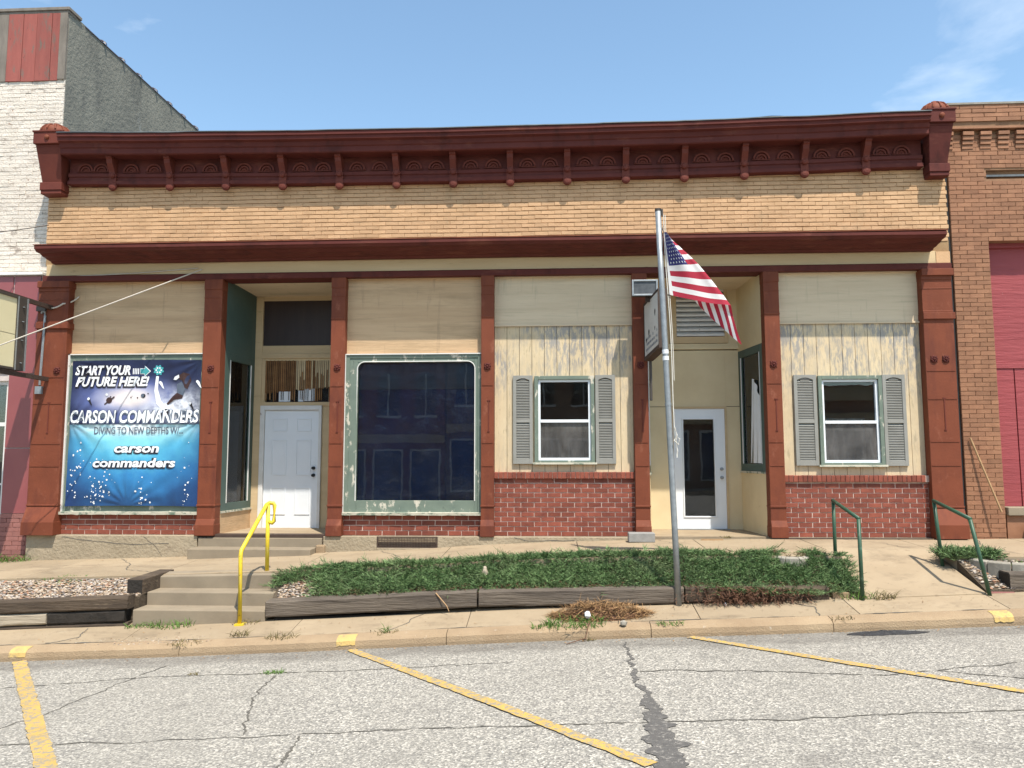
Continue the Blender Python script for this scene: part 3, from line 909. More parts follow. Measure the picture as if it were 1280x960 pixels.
# lower cornice, trim board and beam over the shop fronts
prof = [(.02, 4.47), (-.42, 4.420), (-.53, 4.415), (-.53, 4.367), (-.505, 4.357), (-.48, 4.332), (-.38, 4.325), (-.33, 4.30), (-.26, 4.292), (-.20, 4.275), (-.12, 4.268), (-.10, 4.245), (.02, 4.245)]
lc = MB().sweepx(prof, list(np.linspace(-7.98, 5.70, 30)), lambda x: .012 * fbm(x * .3, 4)).build('lower_cornice', M['maroon_paint'], B)
MB().box(-8.0, 5.715, -.538, -.30, 4.4225, 4.434).build('cornice_cap', M['red_paint'], lc)
MB().sweepx([(.25, 4.25), (-.012, 4.25), (-.012, 4.065), (.25, 4.065)], list(np.linspace(-8.12, 5.78, 20))).build('trim_board', M['trim_wood'], B, bevel=.004)
MB().box(-8.16, 5.99, -.02, .30, 4.052, 4.066).box(-8.16, 5.99, -.042, .30, 3.965, 4.054).build('beam', M['maroon_paint'], B, bevel=.005)
MB().box(5.78, 5.985, -.02, .25, 4.066, 4.24).build('end_block', M['tan_brick'], B)

# ---- cast-iron columns
def rosette(x, z, y, parent):
    r = MB()
    for k in range(8):
        a = 2 * math.pi * k / 8 + .2
        cx, cz = x + .035 * math.cos(a), z + .035 * math.sin(a)
        r.lathe((cx, y, cz), [(.022, 0), (.019, .012), (.010, .022), (.001, .025)], 8, 'y')
    r.lathe((x, y, z), [(.022, 0), (.02, .022), (.011, .034), (.001, .036)], 10, 'y')
    for k in range(4):
        a = math.pi / 4 + k * math.pi / 2
        r.tube([(x + .03 * math.cos(a), y, z + .03 * math.sin(a)), (x + .068 * math.cos(a), y - .006, z + .068 * math.sin(a))], .010, 6, .003)
    r.build('rosette', M['maroon_paint'], parent)

for i, (x0, x1) in enumerate(COLS):
    wide = i in (0, 6)
    c = MB()
    yf = -.035 if not wide else -.045
    c.box(x0, x1, yf, .16, .2, 3.965)                                   # shaft
    w = x1 - x0
    c.box(x0 - .004, x1 + .004, yf - .012, .16, 3.80, 3.965)             # capital block
    c.box(x0 - .002, x1 + .002, yf - .008, .16, 3.30, 3.335)
    c.box(x0 - .003, x1 + .003, yf - .006, .16, 3.66, 3.675)
    if wide:
        c.box(x0 - .006, x1 + .02, yf - .03, .16, 3.20, 3.30)
        c.box(x0 - .006, x1 + .02, yf - .045, .16, 3.86, 3.965)
    zs_, pr = (.22, .045) if not wide else (.40, .10)
    c.box(x0 - .006, x1 + .006, yf - .014, .16, .41, .44)
    c.hexa([(x0 - .004, yf - pr, .13 if not wide else .17), (x1 + .004, yf - pr, .13 if not wide else .17), (x1 + .004, .16, .1), (x0 - .004, .16, .1),
            (x0 - .002, yf - .004, zs_), (x1 + .002, yf - .004, zs_), (x1 + .002, .16, zs_), (x0 - .002, .16, zs_)])
    c.box(x0 - .008, x1 + .008, yf - pr - .004, .16, -.03, .135 if not wide else .175)
    o = c.build('column', M['red_paint'], B, bevel=.006)
    for z in (1.37, 1.02) + ((2.25,) if not wide else (2.0, 2.42)):
        MB().box(x0 + .015, x1 - .015, yf - .007, yf + .02, z, z + .012).build('moulding', M['red_paint'], o)
    xc = (x0 + x1) / 2
    rd = MB().box(xc - .007 + .02, xc + .007 + .02, yf - .008, yf + .01, 1.55, 2.02).box(xc - .005, xc + .045, yf - .010, yf + .01, 2.015, 2.026).box(xc + .0, xc + .035, yf - .009, yf + .01, 1.54, 1.555)
    rd.build('rod_ornament', M['red_paint_dark'], o)
    if wide:
        if i == 0:
            rosette(x1 - .13, 2.53, yf, o)
        else:
            rosette(xc - .095, 2.60, yf, o); rosette(xc + .075, 2.60, yf, o)
    else:
        rosette(xc, 2.545, yf, o)
MB().box(5.975, 6.025, .03, .2, -.03, 5.4).build('joint_strip', M['black'], B)
for x, z in ((-7.72, 2.2), (-5.30, 2.9)):
    pass

# ---- bay helper pieces
def knee_wall(x0, x1, z1, soldier, seed, name='knee_wall'):
    wl = MB().box(x0, x1, .068, .16, -.03, z1).build(name, M['light_mortar'], B)
    lay_bricks(wl, 'brick', x0, x1, -.03, z1, .060, .203, .0722 if soldier else .0770, M['red_brick'], cap=150, jit=.0025, seed=seed, gap=.0105, focus=(x0 + x1) / 2)
    if soldier:
        sm = MB()
        me = [brick_mesh('header_brick', .062, .10, .098, M['red_brick'], seed * 7 + k) for k in range(4)]
        bs = [[v.co[:] for v in m_.vertices] for m_ in me]
        fs_ = [tuple(p.vertices) for p in me[0].polygons]
        x = x0 + .034
        k = 0
        while x < x1 - .02:
            sm.add([(a + x, b + .022 + .004 * fbm(x * 9, 3), c + z1 + .052) for a, b, c in bs[k % 4]], fs_)
            x += .0685
            k += 1
        sm.build('soldier_course', M['red_brick'], wl, kind='stuff', fixn=False)
        MB().box(x0, x1, .036, .16, z1 + .003, z1 + .097).build('soldier_mortar', M['light_mortar'], wl)
    return wl

def frame(mb, x0, x1, z0, z1, y0, y1, l, r, b, t):
    return mb.box(x0, x0 + l, y0, y1, z0, z1).box(x1 - r, x1, y0, y1, z0, z1).box(x0 + l, x1 - r, y0, y1, z0, z0 + b).box(x0 + l, x1 - r, y0, y1, z1 - t, z1)

def sill(x0, x1, z, parent):
    xs = np.linspace(x0, x1, 30)
    mb = MB()
    vs_ = []
    for x in xs:
        e = .010 * fbm(x * 6, z)
        vs_ += [(x, -.02 + e, z - .045 + .008 * fbm(x * 9, 3)), (x, -.025 + e, z - .004), (x, .12, z + .004), (x, .12, z - .04)]
    fs_ = [(i * 4 + j, i * 4 + (j + 1) % 4, i * 4 + 4 + (j + 1) % 4, i * 4 + 4 + j) for i in range(29) for j in range(4)] + [(0, 1, 2, 3), (116, 117, 118, 119)]
    return mb.add(vs_, fs_).build('sill', M['peel_sill'], parent)

# bay one: transom panel, banner window, low brick
def transom_panel(x0, x1, z0, z1, m, y=.10):
    mb = MB().box(x0, x1, y, y + .04, z0, z1)
    o = mb.build('transom_panel', m, B)
    MB().box(x0, x1, y - .03, y + .001, z1 - .02, z1 + .004).build('batten', m, o)
    MB().box(x0, x1, y - .022, y + .001, z0 - .004, z0 + .022).build('batten', m, o)
    return o
transom_panel(-7.70, -5.49, 2.80, 3.97, M['tan_wood'])
transom_panel(-3.232, -1.105, 2.755, 3.97, M['tan_wood'])
knee_wall(-7.72, -5.47, .275, False, 11)
knee_wall(-3.232, -1.105, .275, False, 12)
w1 = frame(MB(), -7.69, -5.49, .315, 2.79, .045, .13, .06, .06, .16, .10).build('display_window', M['green_paint'], B, bevel=.004)
MB().box(-7.705, -7.675, .02, .05, .31, 2.80).box(-7.705, -5.49, .02, .05, 2.785, 2.80).build('casing', M['white_worn'], w1)
MB().box(-7.63, -5.55, .085, .09, .475, 2.69).build('pane', M['glass'], w1)
sill(-7.71, -5.48, .325, w1)
w3 = MB()
x0, x1, z0, z1 = -3.225, -1.108, .315, 2.745
w3.box(x0, -3.04, .045, .13, z0, z1).box(-1.215, x1, .045, .13, z0, z1).box(-3.04, -1.215, .045, .13, z0, .50).box(-3.04, -1.215, .045, .13, 2.63, z1)
w3o = w3.build('display_window', M['green_paint'], B, bevel=.004)
MB().box(x0 - .002, x0 + .06, .03, .05, z0, z1).box(x1 - .05, x1 + .002, .03, .05, z0, z1).box(x0, x1, .032, .05, z1 - .05, z1 + .003).build('outer_stop', M['green_paint'], w3o, bevel=.004)
MB().box(x0 - .006, x0 + .004, .01, .06, z0, z1 + .01).box(x0, x1, .012, .06, z1 + .003, z1 + .018).build('casing', M['white_worn'], w3o)
def rounded(x0, x1, z0, z1, r, n=8):
    pts = [(x0, z0), (x1, z0)]
    pts += [(x1 - r + r * math.cos(a), z1 - r + r * math.sin(a)) for a in np.linspace(0, math.pi / 2, n)]
    pts += [(x0 + r - r * math.sin(a), z1 - r + r * math.cos(a)) for a in np.linspace(0, math.pi / 2, n)]
    return pts
ro = rounded(-3.048, -1.207, .495, 2.64, .12)
cor_fill = MB()
for s, xe in ((-1, -3.045), (1, -1.21)):
    pts = [(xe, 2.64), (xe, 2.52)] + [(xe - s * .12 + s * .12 * math.cos(a), 2.52 + .115 * math.sin(a)) for a in np.linspace(0, math.pi / 2, 9)]
    cor_fill.prism(pts, .05, .12)
cor_fill.build('corner_block', M['green_paint'], w3o)
MB().tube([(x, .046 + .006 * fbm(x * 3, z * 3), z) for x, z in ro[1:] + ro[:1]], .0085, 6).build('glazing_putty', M['white_worn'], w3o)
MB().box(-3.05, -1.205, .088, .093, .49, 2.645).build('pane', M['glass'], w3o)
film = MB().grid(lambda u, v: (-3.06 + 1.87 * u, .15 + .014 * fbm(u * 4, v * 4) + (.022 * math.sin(u * 46 + 3 * fbm(u * 5, 1)) * max(0, (v - .87) / .13) ** 1.3), .48 + 2.18 * v), 90, 60)
film.build('plastic_film', M['navy_film'], w3o, smooth=True)
MB().grid(lambda u, v: (-3.06 + 1.87 * u, .128 + .008 * fbm(u * 4, v * 4) + (.012 * math.sin(u * 46 + 3 * fbm(u * 5, 1)) * max(0, (v - .3) / .7) ** 1.3), 2.215 + .445 * v), 90, 14).build('film_flap', M['film_flap'], w3o, smooth=True)
sill(-3.24, -1.10, .325, w3o)

# bays four and six: brick knee wall, vertical cream boards, sash window with shutters
def sash_bay(x0, x1, zk, zbrk, wx0, wx1, wz0, wz1, sh, seed):
    knee_wall(x0, x1, zk, True, seed)
    transom_panel(x0, x1, zbrk, 3.97, M['cream_panel'], .098)
    bd = MB().box(x0, x1, .122, .135, zk + .09, wz0).box(x0, x1, .122, .135, wz1, zbrk).box(x0, wx0, .122, .135, wz0, wz1).box(wx1, x1, .122, .135, wz0, wz1).build('board_wall', M['dirt'], B)
    nb = int(round((x1 - x0) / .19))
    wv = (x1 - x0) / nb
    for k in range(nb):
        a, b = x0 + k * wv + .0035, x0 + (k + 1) * wv - .0035
        spans = [(a, b, zk + .1, zbrk - .004)]
        if b > wx0 and a < wx1:
            spans = [(a, b, zk + .1, wz0), (a, b, wz1, zbrk - .004)]
            if a < wx0: spans.append((a, wx0, wz0 + .001, wz1 - .001))
            if b > wx1: spans.append((wx1, b, wz0 + .001, wz1 - .001))
        for p, q, r_, s in spans:
            MB().box(p, q, .1035, .125, r_, s).build('board', M['cream_board'], bd)
    wn_ = frame(MB(), wx0, wx1, wz0, wz1, .05, .16, .055, .055, .03, .055).build('window', M['green_paint'], B, bevel=.003)
    ix0, ix1, iz0, iz1 = wx0 + .056, wx1 - .056, wz0 + .031, wz1 - .056
    fr = frame(MB(), ix0, ix1, iz0, iz1, .085, .15, .035, .035, .04, .035).build('frame', M['white'], wn_, bevel=.003)
    zm = iz0 + (iz1 - iz0) * .485
    MB().box(ix0 + .035, ix1 - .035, .075, .14, zm - .022, zm + .022).build('meeting_rail', M['white'], wn_, bevel=.003)
    MB().box(ix0 + .03, ix1 - .03, .125, .129, zm, iz1 - .03).build('pane', M['glass'], wn_)
    MB().box(ix0 + .03, ix1 - .03, .105, .109, iz0 + .035, zm).build('pane', M['screen_glass'], wn_)
    MB().box(wx0 - .03, wx1 + .03, .03, .15, wz0 - .03, wz0).build('window_sill', M['peel_sill'], wn_, bevel=.004)
    # room behind
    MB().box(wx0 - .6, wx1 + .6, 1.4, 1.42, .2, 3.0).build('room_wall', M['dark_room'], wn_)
    for sx0, sx1, sz0, sz1 in sh:
        s = MB()
        y0, y1 = .062, .1
        zt = sz1 - .075
        zmid = sz0 + (sz1 - sz0) * .485
        s.box(sx0, sx0 + .05, y0, y1, sz0, sz1).box(sx1 - .05, sx1, y0, y1, sz0, sz1)
        s.box(sx0 + .05, sx1 - .05, y0, y1, sz0, sz0 + .075).box(sx0 + .05, sx1 - .05, y0, y1, zmid - .025, zmid + .025)
        arc = [(sx0 + .05, sz1), (sx0 + .05, zt)] + [(sx0 + .05 + (sx1 - sx0 - .1) * t, zt + .032 * math.sin(math.pi * t)) for t in np.linspace(.05, .95, 10)] + [(sx1 - .05, zt), (sx1 - .05, sz1)]
        s.prism(arc[::-1], y0, y1)
        so = s.build('shutter', M['shutter'], B, bevel=.002)
        lv = MB()
        z = sz0 + .08
        while z < zt + .02:
            if abs(z - zmid + .008) > .038:
                a, b = sx0 + .048, sx1 - .048
                if z > zt - .02:
                    a += .05; b -= .05
                lv.hexa([(a, y0 + .006, z), (b, y0 + .006, z), (b, y0 + .012, z - .004), (a, y0 + .012, z - .004), (a, y1 - .008, z + .022), (b, y1 - .008, z + .022), (b, y1 - .002, z + .018), (a, y1 - .002, z + .018)])
            z += .0245
        lv.box(sx0 + .03, sx1 - .03, y1 - .004, y1, sz0 + .03, zt)
        lv.build('louvers', M['shutter'], so, kind='stuff')
sash_bay(-.908, 1.218, .83, 3.185, -.29, .625, 1.075, 2.40, [(-.62, -.318, 1.055, 2.41), (.640, .945, 1.055, 2.41)], 13)
sash_bay(3.425, 5.53, .78, 3.175, 3.985, 4.925, 1.035, 2.375, [(3.628, 3.962, 1.025, 2.39), (4.935, 5.268, 1.02, 2.385)], 14)
# lace curtain seen faintly behind the lower sash of each window
for cx, w in ((.17, .6), (4.46, .6)):
    MB().grid(lambda u, v: (cx - w / 2 + w * u, .32 + .02 * math.sin(u * 26), 1.12 + .62 * v), 40, 2).build('curtain', M['curtain'], B)

# ---- recessed entries
def recess(x0, x1, xb0, xb1, zc_back):
    MB().hexa([(x0, .05, -.2), (x1, .05, -.2), (xb1, 1.25, -.2), (xb0, 1.25, -.2), (x0, .05, -.025), (x1, .05, -.025), (xb1, 1.25, -.02), (xb0, 1.25, -.02)]).build('entry_floor', M['concrete'], B)
    MB().hexa([(x0, .08, 4.0), (x1, .08, 4.0), (xb1, 1.25, zc_back), (xb0, 1.25, zc_back), (x0, .08, 4.1), (x1, .08, 4.1), (xb1, 1.25, zc_back + .2), (xb0, 1.25, zc_back + .2)]).build('entry_ceiling', M['cream_panel'], B)

def side_panel(x_a, y_a, x_b, y_b, z0, z1, th, out):
    """upright panel between two plan points, thickness towards out (+1 right, -1 left)"""
    d = Vector((x_b - x_a, y_b - y_a)).normalized()
    nx_, ny_ = d.y * out, -d.x * out
    return [(x_a, y_a, z0), (x_b, y_b, z0), (x_b + nx_ * th, y_b + ny_ * th, z0), (x_a + nx_ * th, y_a + ny_ * th, z0),
            (x_a, y_a, z1), (x_b, y_b, z1), (x_b + nx_ * th, y_b + ny_ * th, z1), (x_a + nx_ * th, y_a + ny_ * th, z1)]

def entry_side(xa, ya, xb_, yb, out, glass_z, stile, top_mat, base_mat, ztop=4.0):
    z0, z1 = glass_z
    def pt(t):
        return xa + (xb_ - xa) * t, ya + (yb - ya) * t
    sw = MB()
    a, b = pt(0), pt(stile)
    c, d = pt(1 - stile), pt(1)
    sw.hexa(side_panel(*a, *b, z0 - .12, z1 + .12, .07, out)).hexa(side_panel(*c, *d, z0 - .12, z1 + .12, .07, out))
    sw.hexa(side_panel(*b, *c, z0 - .12, z0, .07, out)).hexa(side_panel(*b, *c, z1, z1 + .12, .07, out))
    o = sw.build('side_window', M['green_dark'], B, bevel=.004)
    off = .03
    b2, c2 = pt(stile * .9), pt(1 - stile * .9)
    pm = MB().hexa([(x + off * out, y, z) for x, y, z in side_panel(*b2, *c2, z0 - .01, z1 + .01, .005, out)])
    pm.build('pane', M['glass'], o)
    st = MB()
    for t in (stile, 1 - stile):
        q = pt(t)
        st.box(q[0] - .008, q[0] + .008, q[1] - .008, q[1] + .008, z0, z1)
    st.build('stop_bead', M['white_worn'], o)
    MB().hexa(side_panel(*pt(0), *pt(1), z1 + .12, ztop, .06, out)).build('side_panel_above', top_mat, B)
    MB().hexa(side_panel(*pt(0), *pt(1), -.03, z0 - .12, .065, out)).build('side_panel_below', base_mat, B)
    # sill strip
    q = pt(0); r_ = pt(1)
    MB().hexa([(x - .02 * out, y, z) for x, y, z in side_panel(*q, *r_, z0 - .15, z0 - .118, .08, out)]).build('side_sill', M['peel_sill'], B)
    return o

recess(-5.21, -3.45, -5.16, -3.50, 3.93)
recess(1.43, 3.20, 1.50, 3.10, 3.95)
entry_side(-5.205, .16, -5.12, 1.20, -1, (.44, 2.72), .16, M['green_dark'], M['tan_wood'])
entry_side(-3.455, .16, -3.50, 1.20, 1, (.44, 2.72), .16, M['green_dark'], M['tan_wood'])
entry_side(1.432, .16, 1.60, 1.20, -1, (1.02, 2.75), .12, M['entry_tan'], M['entry_tan'])
er = entry_side(3.198, .16, 3.075, 1.20, 1, (1.05, 2.78), .12, M['entry_tan'], M['entry_tan'])
MB().grid(lambda u, v: (3.19 + .015 * math.sin(u * 16) - .04 * u, .30 + .30 * u + .22 * u * (1 - v), 1.06 + (.95 + .38 * math.sin(u * 1.5)) * v), 16, 8).build('curtain', M['paper'], er)
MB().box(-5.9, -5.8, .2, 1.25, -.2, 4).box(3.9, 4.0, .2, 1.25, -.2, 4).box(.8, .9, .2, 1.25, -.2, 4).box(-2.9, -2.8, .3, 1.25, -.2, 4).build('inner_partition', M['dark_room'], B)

# left entry: white six-panel door, slat-covered transom, dark upper light
Y = 1.18
lw = MB()
lw.box(-5.13, -5.00, Y - .02, Y + .1, -.03, 3.93).box(-3.94, -3.45, Y - .0, Y + .1, -.03, 2.04).box(-5.0, -3.45, Y - .03, Y + .1, 2.85, 2.93).box(-5.0, -3.45, Y - .015, Y + .1, 2.93, 3.075)
lw.box(-3.80, -3.45, Y - .01, Y + .1, 2.04, 2.85).box(-5.0, -4.94, Y - .01, Y + .1, 2.10, 2.85).box(-5.0, -3.45, Y - .025, Y + .1, 2.035, 2.10)
lw.box(-5.0, -3.45, Y - .01, Y + .1, 3.86, 3.96)
lwo = lw.build('entry_wall', M['trim_wood'], B, bevel=.004)
MB().box(-5.0, -3.45, Y + .02, Y + .06, 3.07, 3.87).build('dark_transom', M['brown_ply'], lwo)
MB().box(-4.94, -3.80, Y + .05, Y + .055, 2.10, 2.85).build('pane', M['glass'], lwo)
MB().box(-5.0, -3.6, Y + .25, Y + .27, 2.0, 2.9).build('transom_backing', M['brown_ply'], lwo)
blind = MB().box(-4.94, -3.80, Y + .0, Y + .015, 2.815, 2.85).build('slat_blind', M['slat_tan'], B)
ns = 34
for k in range(ns):
    a = -4.935 + k * (1.13 / ns)
    t = k / ns
    bot = 2.26 + .10 * t + .03 * fbm(k * .9, 2)
    stained = t < .45 or (.60 < t < .70) or random.random() < .12
    top = 2.82
    MB().box(a, a + .024, Y - .002 + .004 * (k % 2), Y + .006 + .004 * (k % 2), bot, top).build('slat', M['slat_brown' if stained else 'slat_tan'], blind)
    if not stained and .42 < t < .95 and random.random() < .7:
        h = .10 + .22 * random.random()
        MB().box(a + .003, a + .018, Y - .008, Y - .0025, bot - .02, bot + h).build('slat', M['slat_brown'], blind)
    if random.random() < .75:
        MB().box(a + .002, a + .016 + .006 * random.random(), Y + .012, Y + .018, 2.105 + .04 * random.random(), bot + .05).build('slat', M['slat_brown'], blind)
for k, (a, b, z0_, z1_, nm) in enumerate(((-4.70, -4.50, 2.11, 2.285, 'left'), (-4.36, -4.27, 2.11, 2.30, 'middle'), (-4.26, -4.08, 2.12, 2.33, 'right'))):
    MB().box(a, b, Y + .012, Y + .0135, z0_, z1_).build('paper_notice', M['paper'], label='white paper notice, %s one of three in the transom over the left door' % nm, cat='notice', group='papers in the transom window')
lf = MB().box(-5.00, -4.925, Y - .035, Y + .1, -.03, 2.04).box(-3.985, -3.935, Y - .035, Y + .1, -.03, 2.04).box(-4.925, -3.985, Y - .035, Y + .1, 1.965, 2.04)
ld = MB().box(-4.92, -3.99, Y + .005, Y + .05, -.02, 1.96)
DO = ld.build('door', M['white'], B)
lf.build('door_frame', M['white_worn'], DO, bevel=.004)
pn = MB()
for cx in (-4.665, -4.245):
    for za, zb in ((.20, .66), (.86, 1.46), (1.60, 1.82)):
        a, b = cx - .13, cx + .13
        frame(pn, a, b, za, zb, Y - .006, Y + .01, .018, .018, .018, .018)
        pn.hexa([(a + .035, Y + .006, za + .035), (b - .035, Y + .006, za + .035), (b - .035, Y + .012, za + .035), (a + .035, Y + .012, za + .035),
                 (a + .035, Y + .001, zb - .035), (b - .035, Y + .001, zb - .035), (b - .035, Y + .012, zb - .035), (a + .035, Y + .012, zb - .035)])
pn.build('raised_panels', M['white'], DO, bevel=.002)
for z in (.98, .86):
    MB().lathe((-4.06, Y + .005, z), [(.028, 0), (.028, .012), (.014, .016), (.014, .04), (.026, .05), (.026, .062), (.001, .066)], 14, 'y').build('door_knob', M['black'], DO)
MB().box(-5.05, -3.9, Y - .12, Y + .02, -.06, -.022).build('threshold', M['rust_bar'], DO)
MB().box(-5.47, -3.43, -.02, .14, -.058, -.012).build('entry_sill', M['rust_bar'], B, bevel=.004)

# right entry: white door with full glass, louvre above
rw = MB()
rw.box(1.45, 1.955, Y, Y + .1, -.03, 2.93).box(2.855, 3.12, Y, Y + .1, -.03, 2.93).box(1.955, 2.855, Y, Y + .1, 1.985, 2.93).box(1.45, 3.12, Y - .03, Y + .1, 2.945, 3.0)
rw.box(1.45, 3.12, Y - .012, Y + .1, 3.0, 3.045).box(1.45, 1.95, Y, Y + .1, 3.045, 4.0).box(2.92, 3.12, Y, Y + .1, 3.045, 4.0)
rwo = rw.build('entry_wall', M['entry_tan'], B, bevel=.003)
MB().box(1.45, 1.98, Y - .004, Y + .002, 1.985, 1.993).box(2.85, 3.1, Y - .004, Y + .002, 1.985, 1.993).build('panel_joint', M['dirt'], rwo)
lvf = frame(MB(), 1.95, 2.92, 3.05, 4.05, Y - .03, Y + .1, .12, .06, .11, .06).build('louvre_vent', M['trim_wood'], rwo, bevel=.004)
MB().box(2.06, 2.87, Y + .08, Y + .1, 3.15, 4.0).build('louvre_backing', M['black'], lvf)
for k in range(10):
    z = 3.17 + k * .083
    MB().hexa([(2.072, Y - .028, z), (2.858, Y - .028, z), (2.858, Y + .035, z + .075), (2.072, Y + .035, z + .075),
               (2.072, Y - .030, z + .034), (2.858, Y - .030, z + .034), (2.858, Y + .035, z + .09), (2.072, Y + .035, z + .09)]).build('blade', M['white_worn'], lvf)
RD = frame(MB(), 1.985, 2.825, -.015, 1.955, Y + .0, Y + .045, .145, .165, .19, .16).build('door', M['white'], B)
frame(MB(), 1.955, 2.86, -.03, 1.99, Y - .02, Y + .08, .028, .033, .012, .033).build('door_frame', M['trim_wood'], RD)
frame(MB(), 2.125, 2.665, .17, 1.80, Y - .014, Y + .05, .022, .022, .022, .022).build('lite_frame', M['white'], RD, bevel=.004)
MB().box(2.14, 2.65, Y + .018, Y + .024, .185, 1.785).build('pane', M['glass'], RD)
for z in (.96, .82):
    MB().lathe((2.755, Y, z), [(.028, 0), (.028, .01), (.014, .014), (.014, .035), (.025, .045), (.025, .056), (.001, .06)], 14, 'y').build('door_knob', M['galv'], RD)
MB().box(1.96, 2.85, Y - .09, Y + .0, -.04, -.008).build('threshold', M['galv'], RD)
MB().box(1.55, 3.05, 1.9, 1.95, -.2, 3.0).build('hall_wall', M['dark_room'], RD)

# base strip along the right knee wall
MB().box(3.2, 5.98, -.075, -.02, -.07, -.028).build('base_strip', M['rust_bar'], B, bevel=.004)

# ------------------------------------------------------------------ white brick building on the left
LB = empty('white_brick_building', (-10, .4, -.5), 'tall white painted brick building with grey stucco side wall and red boards', 'building')
lwall = MB().box(-13.5, -8.22, .312, .6, 4.1, 7.56).build('front_wall', M['white_mortar'], LB)
lay_bricks(lwall, 'painted_brick', -13.5, -8.205, 4.1, 7.55, .30, .21, .068, M['white_brick'], cap=300, jit=.004, seed=21, gap=.006, gapx=.003, focus=-8.2, wave=.015)
MB().box(-13.5, -8.205, .45, .9, 7.55, 8.75).box(-8.5, -8.2, .32, 20, 3.6, 8.72).box(-13.5, -8.5, .6, 20, 8.3, 8.45).box(-13.5, -8.5, 19.7, 20, -.5, 8.7).build('side_wall', M['stucco'], LB)
MB().box(-13.5, -8.17, .26, .62, 8.745, 8.80).box(-13.5, -8.19, .28, .5, 8.70, 8.745).build('parapet_cap', M['grey_board'], LB, bevel=.006)
xs = [-13.2, -12.6, -12.0, -11.5, -11.0, -10.5, -10.0, -9.62, -9.24, -8.975, -8.735, -8.47, -8.33]
for k in range(len(xs) - 1):
    m_ = M['grey_board'] if xs[k] < -9.3 else M['red_board']
    MB().box(xs[k] + .004, xs[k + 1] - .004, .275 + .006 * (k % 2), .33, 7.50 + .02 * fbm(k * 1.7, 3), 8.70).build('board', m_, LB, bevel=.003)
MB().box(-8.33, -8.205, .275, .32, 7.52, 8.70).build('corner_board', M['grey_board'], LB, bevel=.003)
tile_me = MB()
nse = 8
tile_pts = [(.15 * math.cos(a) , .07 * math.sin(a)) for a in np.linspace(0, math.pi, nse)]
for y in (0, .60):
    tile_me.v += [(x, y, z) for x, z in tile_pts]
tile_me.f += [(j, j + 1, nse + j + 1, nse + j) for j in range(nse - 1)] + [tuple(range(nse)), tuple(range(2 * nse - 1, nse - 1, -1))]
for ya, k_ in ((.545, 1.08), (.56, 1.22), (.60, 1.22), (.615, 1.08)):
    tile_me.v += [(x * k_, ya, z * k_ * 1.25) for x, z in tile_pts]
nb_ = len(tile_me.v) - 4 * nse
tile_me.f += [(nb_ + i * nse + j, nb_ + i * nse + j + 1, nb_ + (i + 1) * nse + j + 1, nb_ + (i + 1) * nse + j) for i in range(3) for j in range(nse - 1)]
cop_me = mesh_only(tile_me, 'coping_tile', M['clay'])
for k in range(31):
    y = .75 + k * .61
    inst('coping_tile', cop_me, (-8.345, y, 8.715 - .0 * k), LB, scale=(1.05, 1, 1.0))
# lower shop front
MB().box(-13.5, -8.2, .02, .4, 2.38, 4.10).box(-8.66, -8.2, .02, .4, -.8, 2.38).build('pier', M['grout'], LB)
MB().box(-13.5, -8.16, -.05, .4, 4.08, 4.125).build('ledge', M['white_worn'], LB, bevel=.005)
zs = [.285, 1.312, 2.49, 4.075]
for a, b in zip(zs[:-1], zs[1:]):
    MB().box(-8.645, -8.212, .0, .05, a + .008, b - .008).build('tile', M['pink_tile'], LB, bevel=.003)
for a, b in ((-9.9, -9.25), (-9.25, -8.66)):
    for z0_, z1_ in ((2.49, 3.28), (3.28, 4.075)):
        MB().box(a + .008, b - .008, .0, .05, z0_ + .008, z1_ - .008).build('tile', M['pink_tile'], LB, bevel=.003)
lay_bricks(MB().box(-8.66, -8.2, .012, .1, -.8, .285).build('pier_base', M['pink_brick'], LB), 'base_brick', -8.65, -8.207, -.62, .28, .0, .21, .07, M['pink_brick'], seed=31, gap=.006)
sw = frame(MB(), -13.5, -8.66, .0, 2.38, .06, .14, .08, .05, .1, .06).box(-13.4, -8.7, .07, .13, 1.66, 1.72).box(-13.4, -8.7, .07, .13, .73, .76).build('shop_window', M['white_worn'], LB)
MB().box(-13.4, -8.7, .1, .105, .05, 2.33).build('pane', M['glass'], sw)
MB().box(-13.5, -8.7, 1.2, 1.25, -.6, 4).box(-13.5, -8.7, .2, 1.2, 2.42, 2.5).box(-13.5, -8.66, .06, .2, -.8, 0.0).build('room_wall', M['dark_room'], LB)
# conduit on the pier edge
cd = MB().tube([(-8.13, -.05, 3.45), (-8.10, -.07, 3.50), (-8.07, -.07, 3.47), (-8.065, -.06, 3.40), (-8.09, -.06, 2.3)], .018, 8)
cd.box(-8.15, -8.04, -.085, -.03, 2.16, 2.28)
cd.build('conduit', M['galv'], LB)
MB().box(-8.2, -8.05, -.09, -.03, 3.48, 3.56).build('conduit_box', M['dark_metal'], LB)

# projecting sign on two steel arms, left edge of the picture
PS = empty('projecting_sign', (-8.0, -.05, 2.4), 'cream projecting sign in a grey frame on two steel arms at left edge', 'sign')
for z, yb in ((3.545, -.02), (2.40, -.06)):
    MB().hexa([(-8.03, -2.75, z - .0), (-7.975, -2.75, z), (-7.95, yb, z - .04), (-8.005, yb, z - .04), (-8.03, -2.75, z + .06), (-7.975, -2.75, z + .06), (-7.95, yb, z + .025), (-8.005, yb, z + .025)]).build('arm', M['rust_bar'], PS)
MB().box(-8.06, -7.945, -2.6, -.86, 2.47, 3.53).build('panel', M['cream_sign'], PS)
frame_mb = MB().box(-8.08, -7.925, -.875, -.655, 2.45, 3.55).box(-8.08, -7.925, -2.62, -.875, 3.515, 3.55).box(-8.08, -7.925, -2.62, -.875, 2.45, 2.485).box(-8.08, -7.925, -2.75, -2.6, 2.45, 3.55)
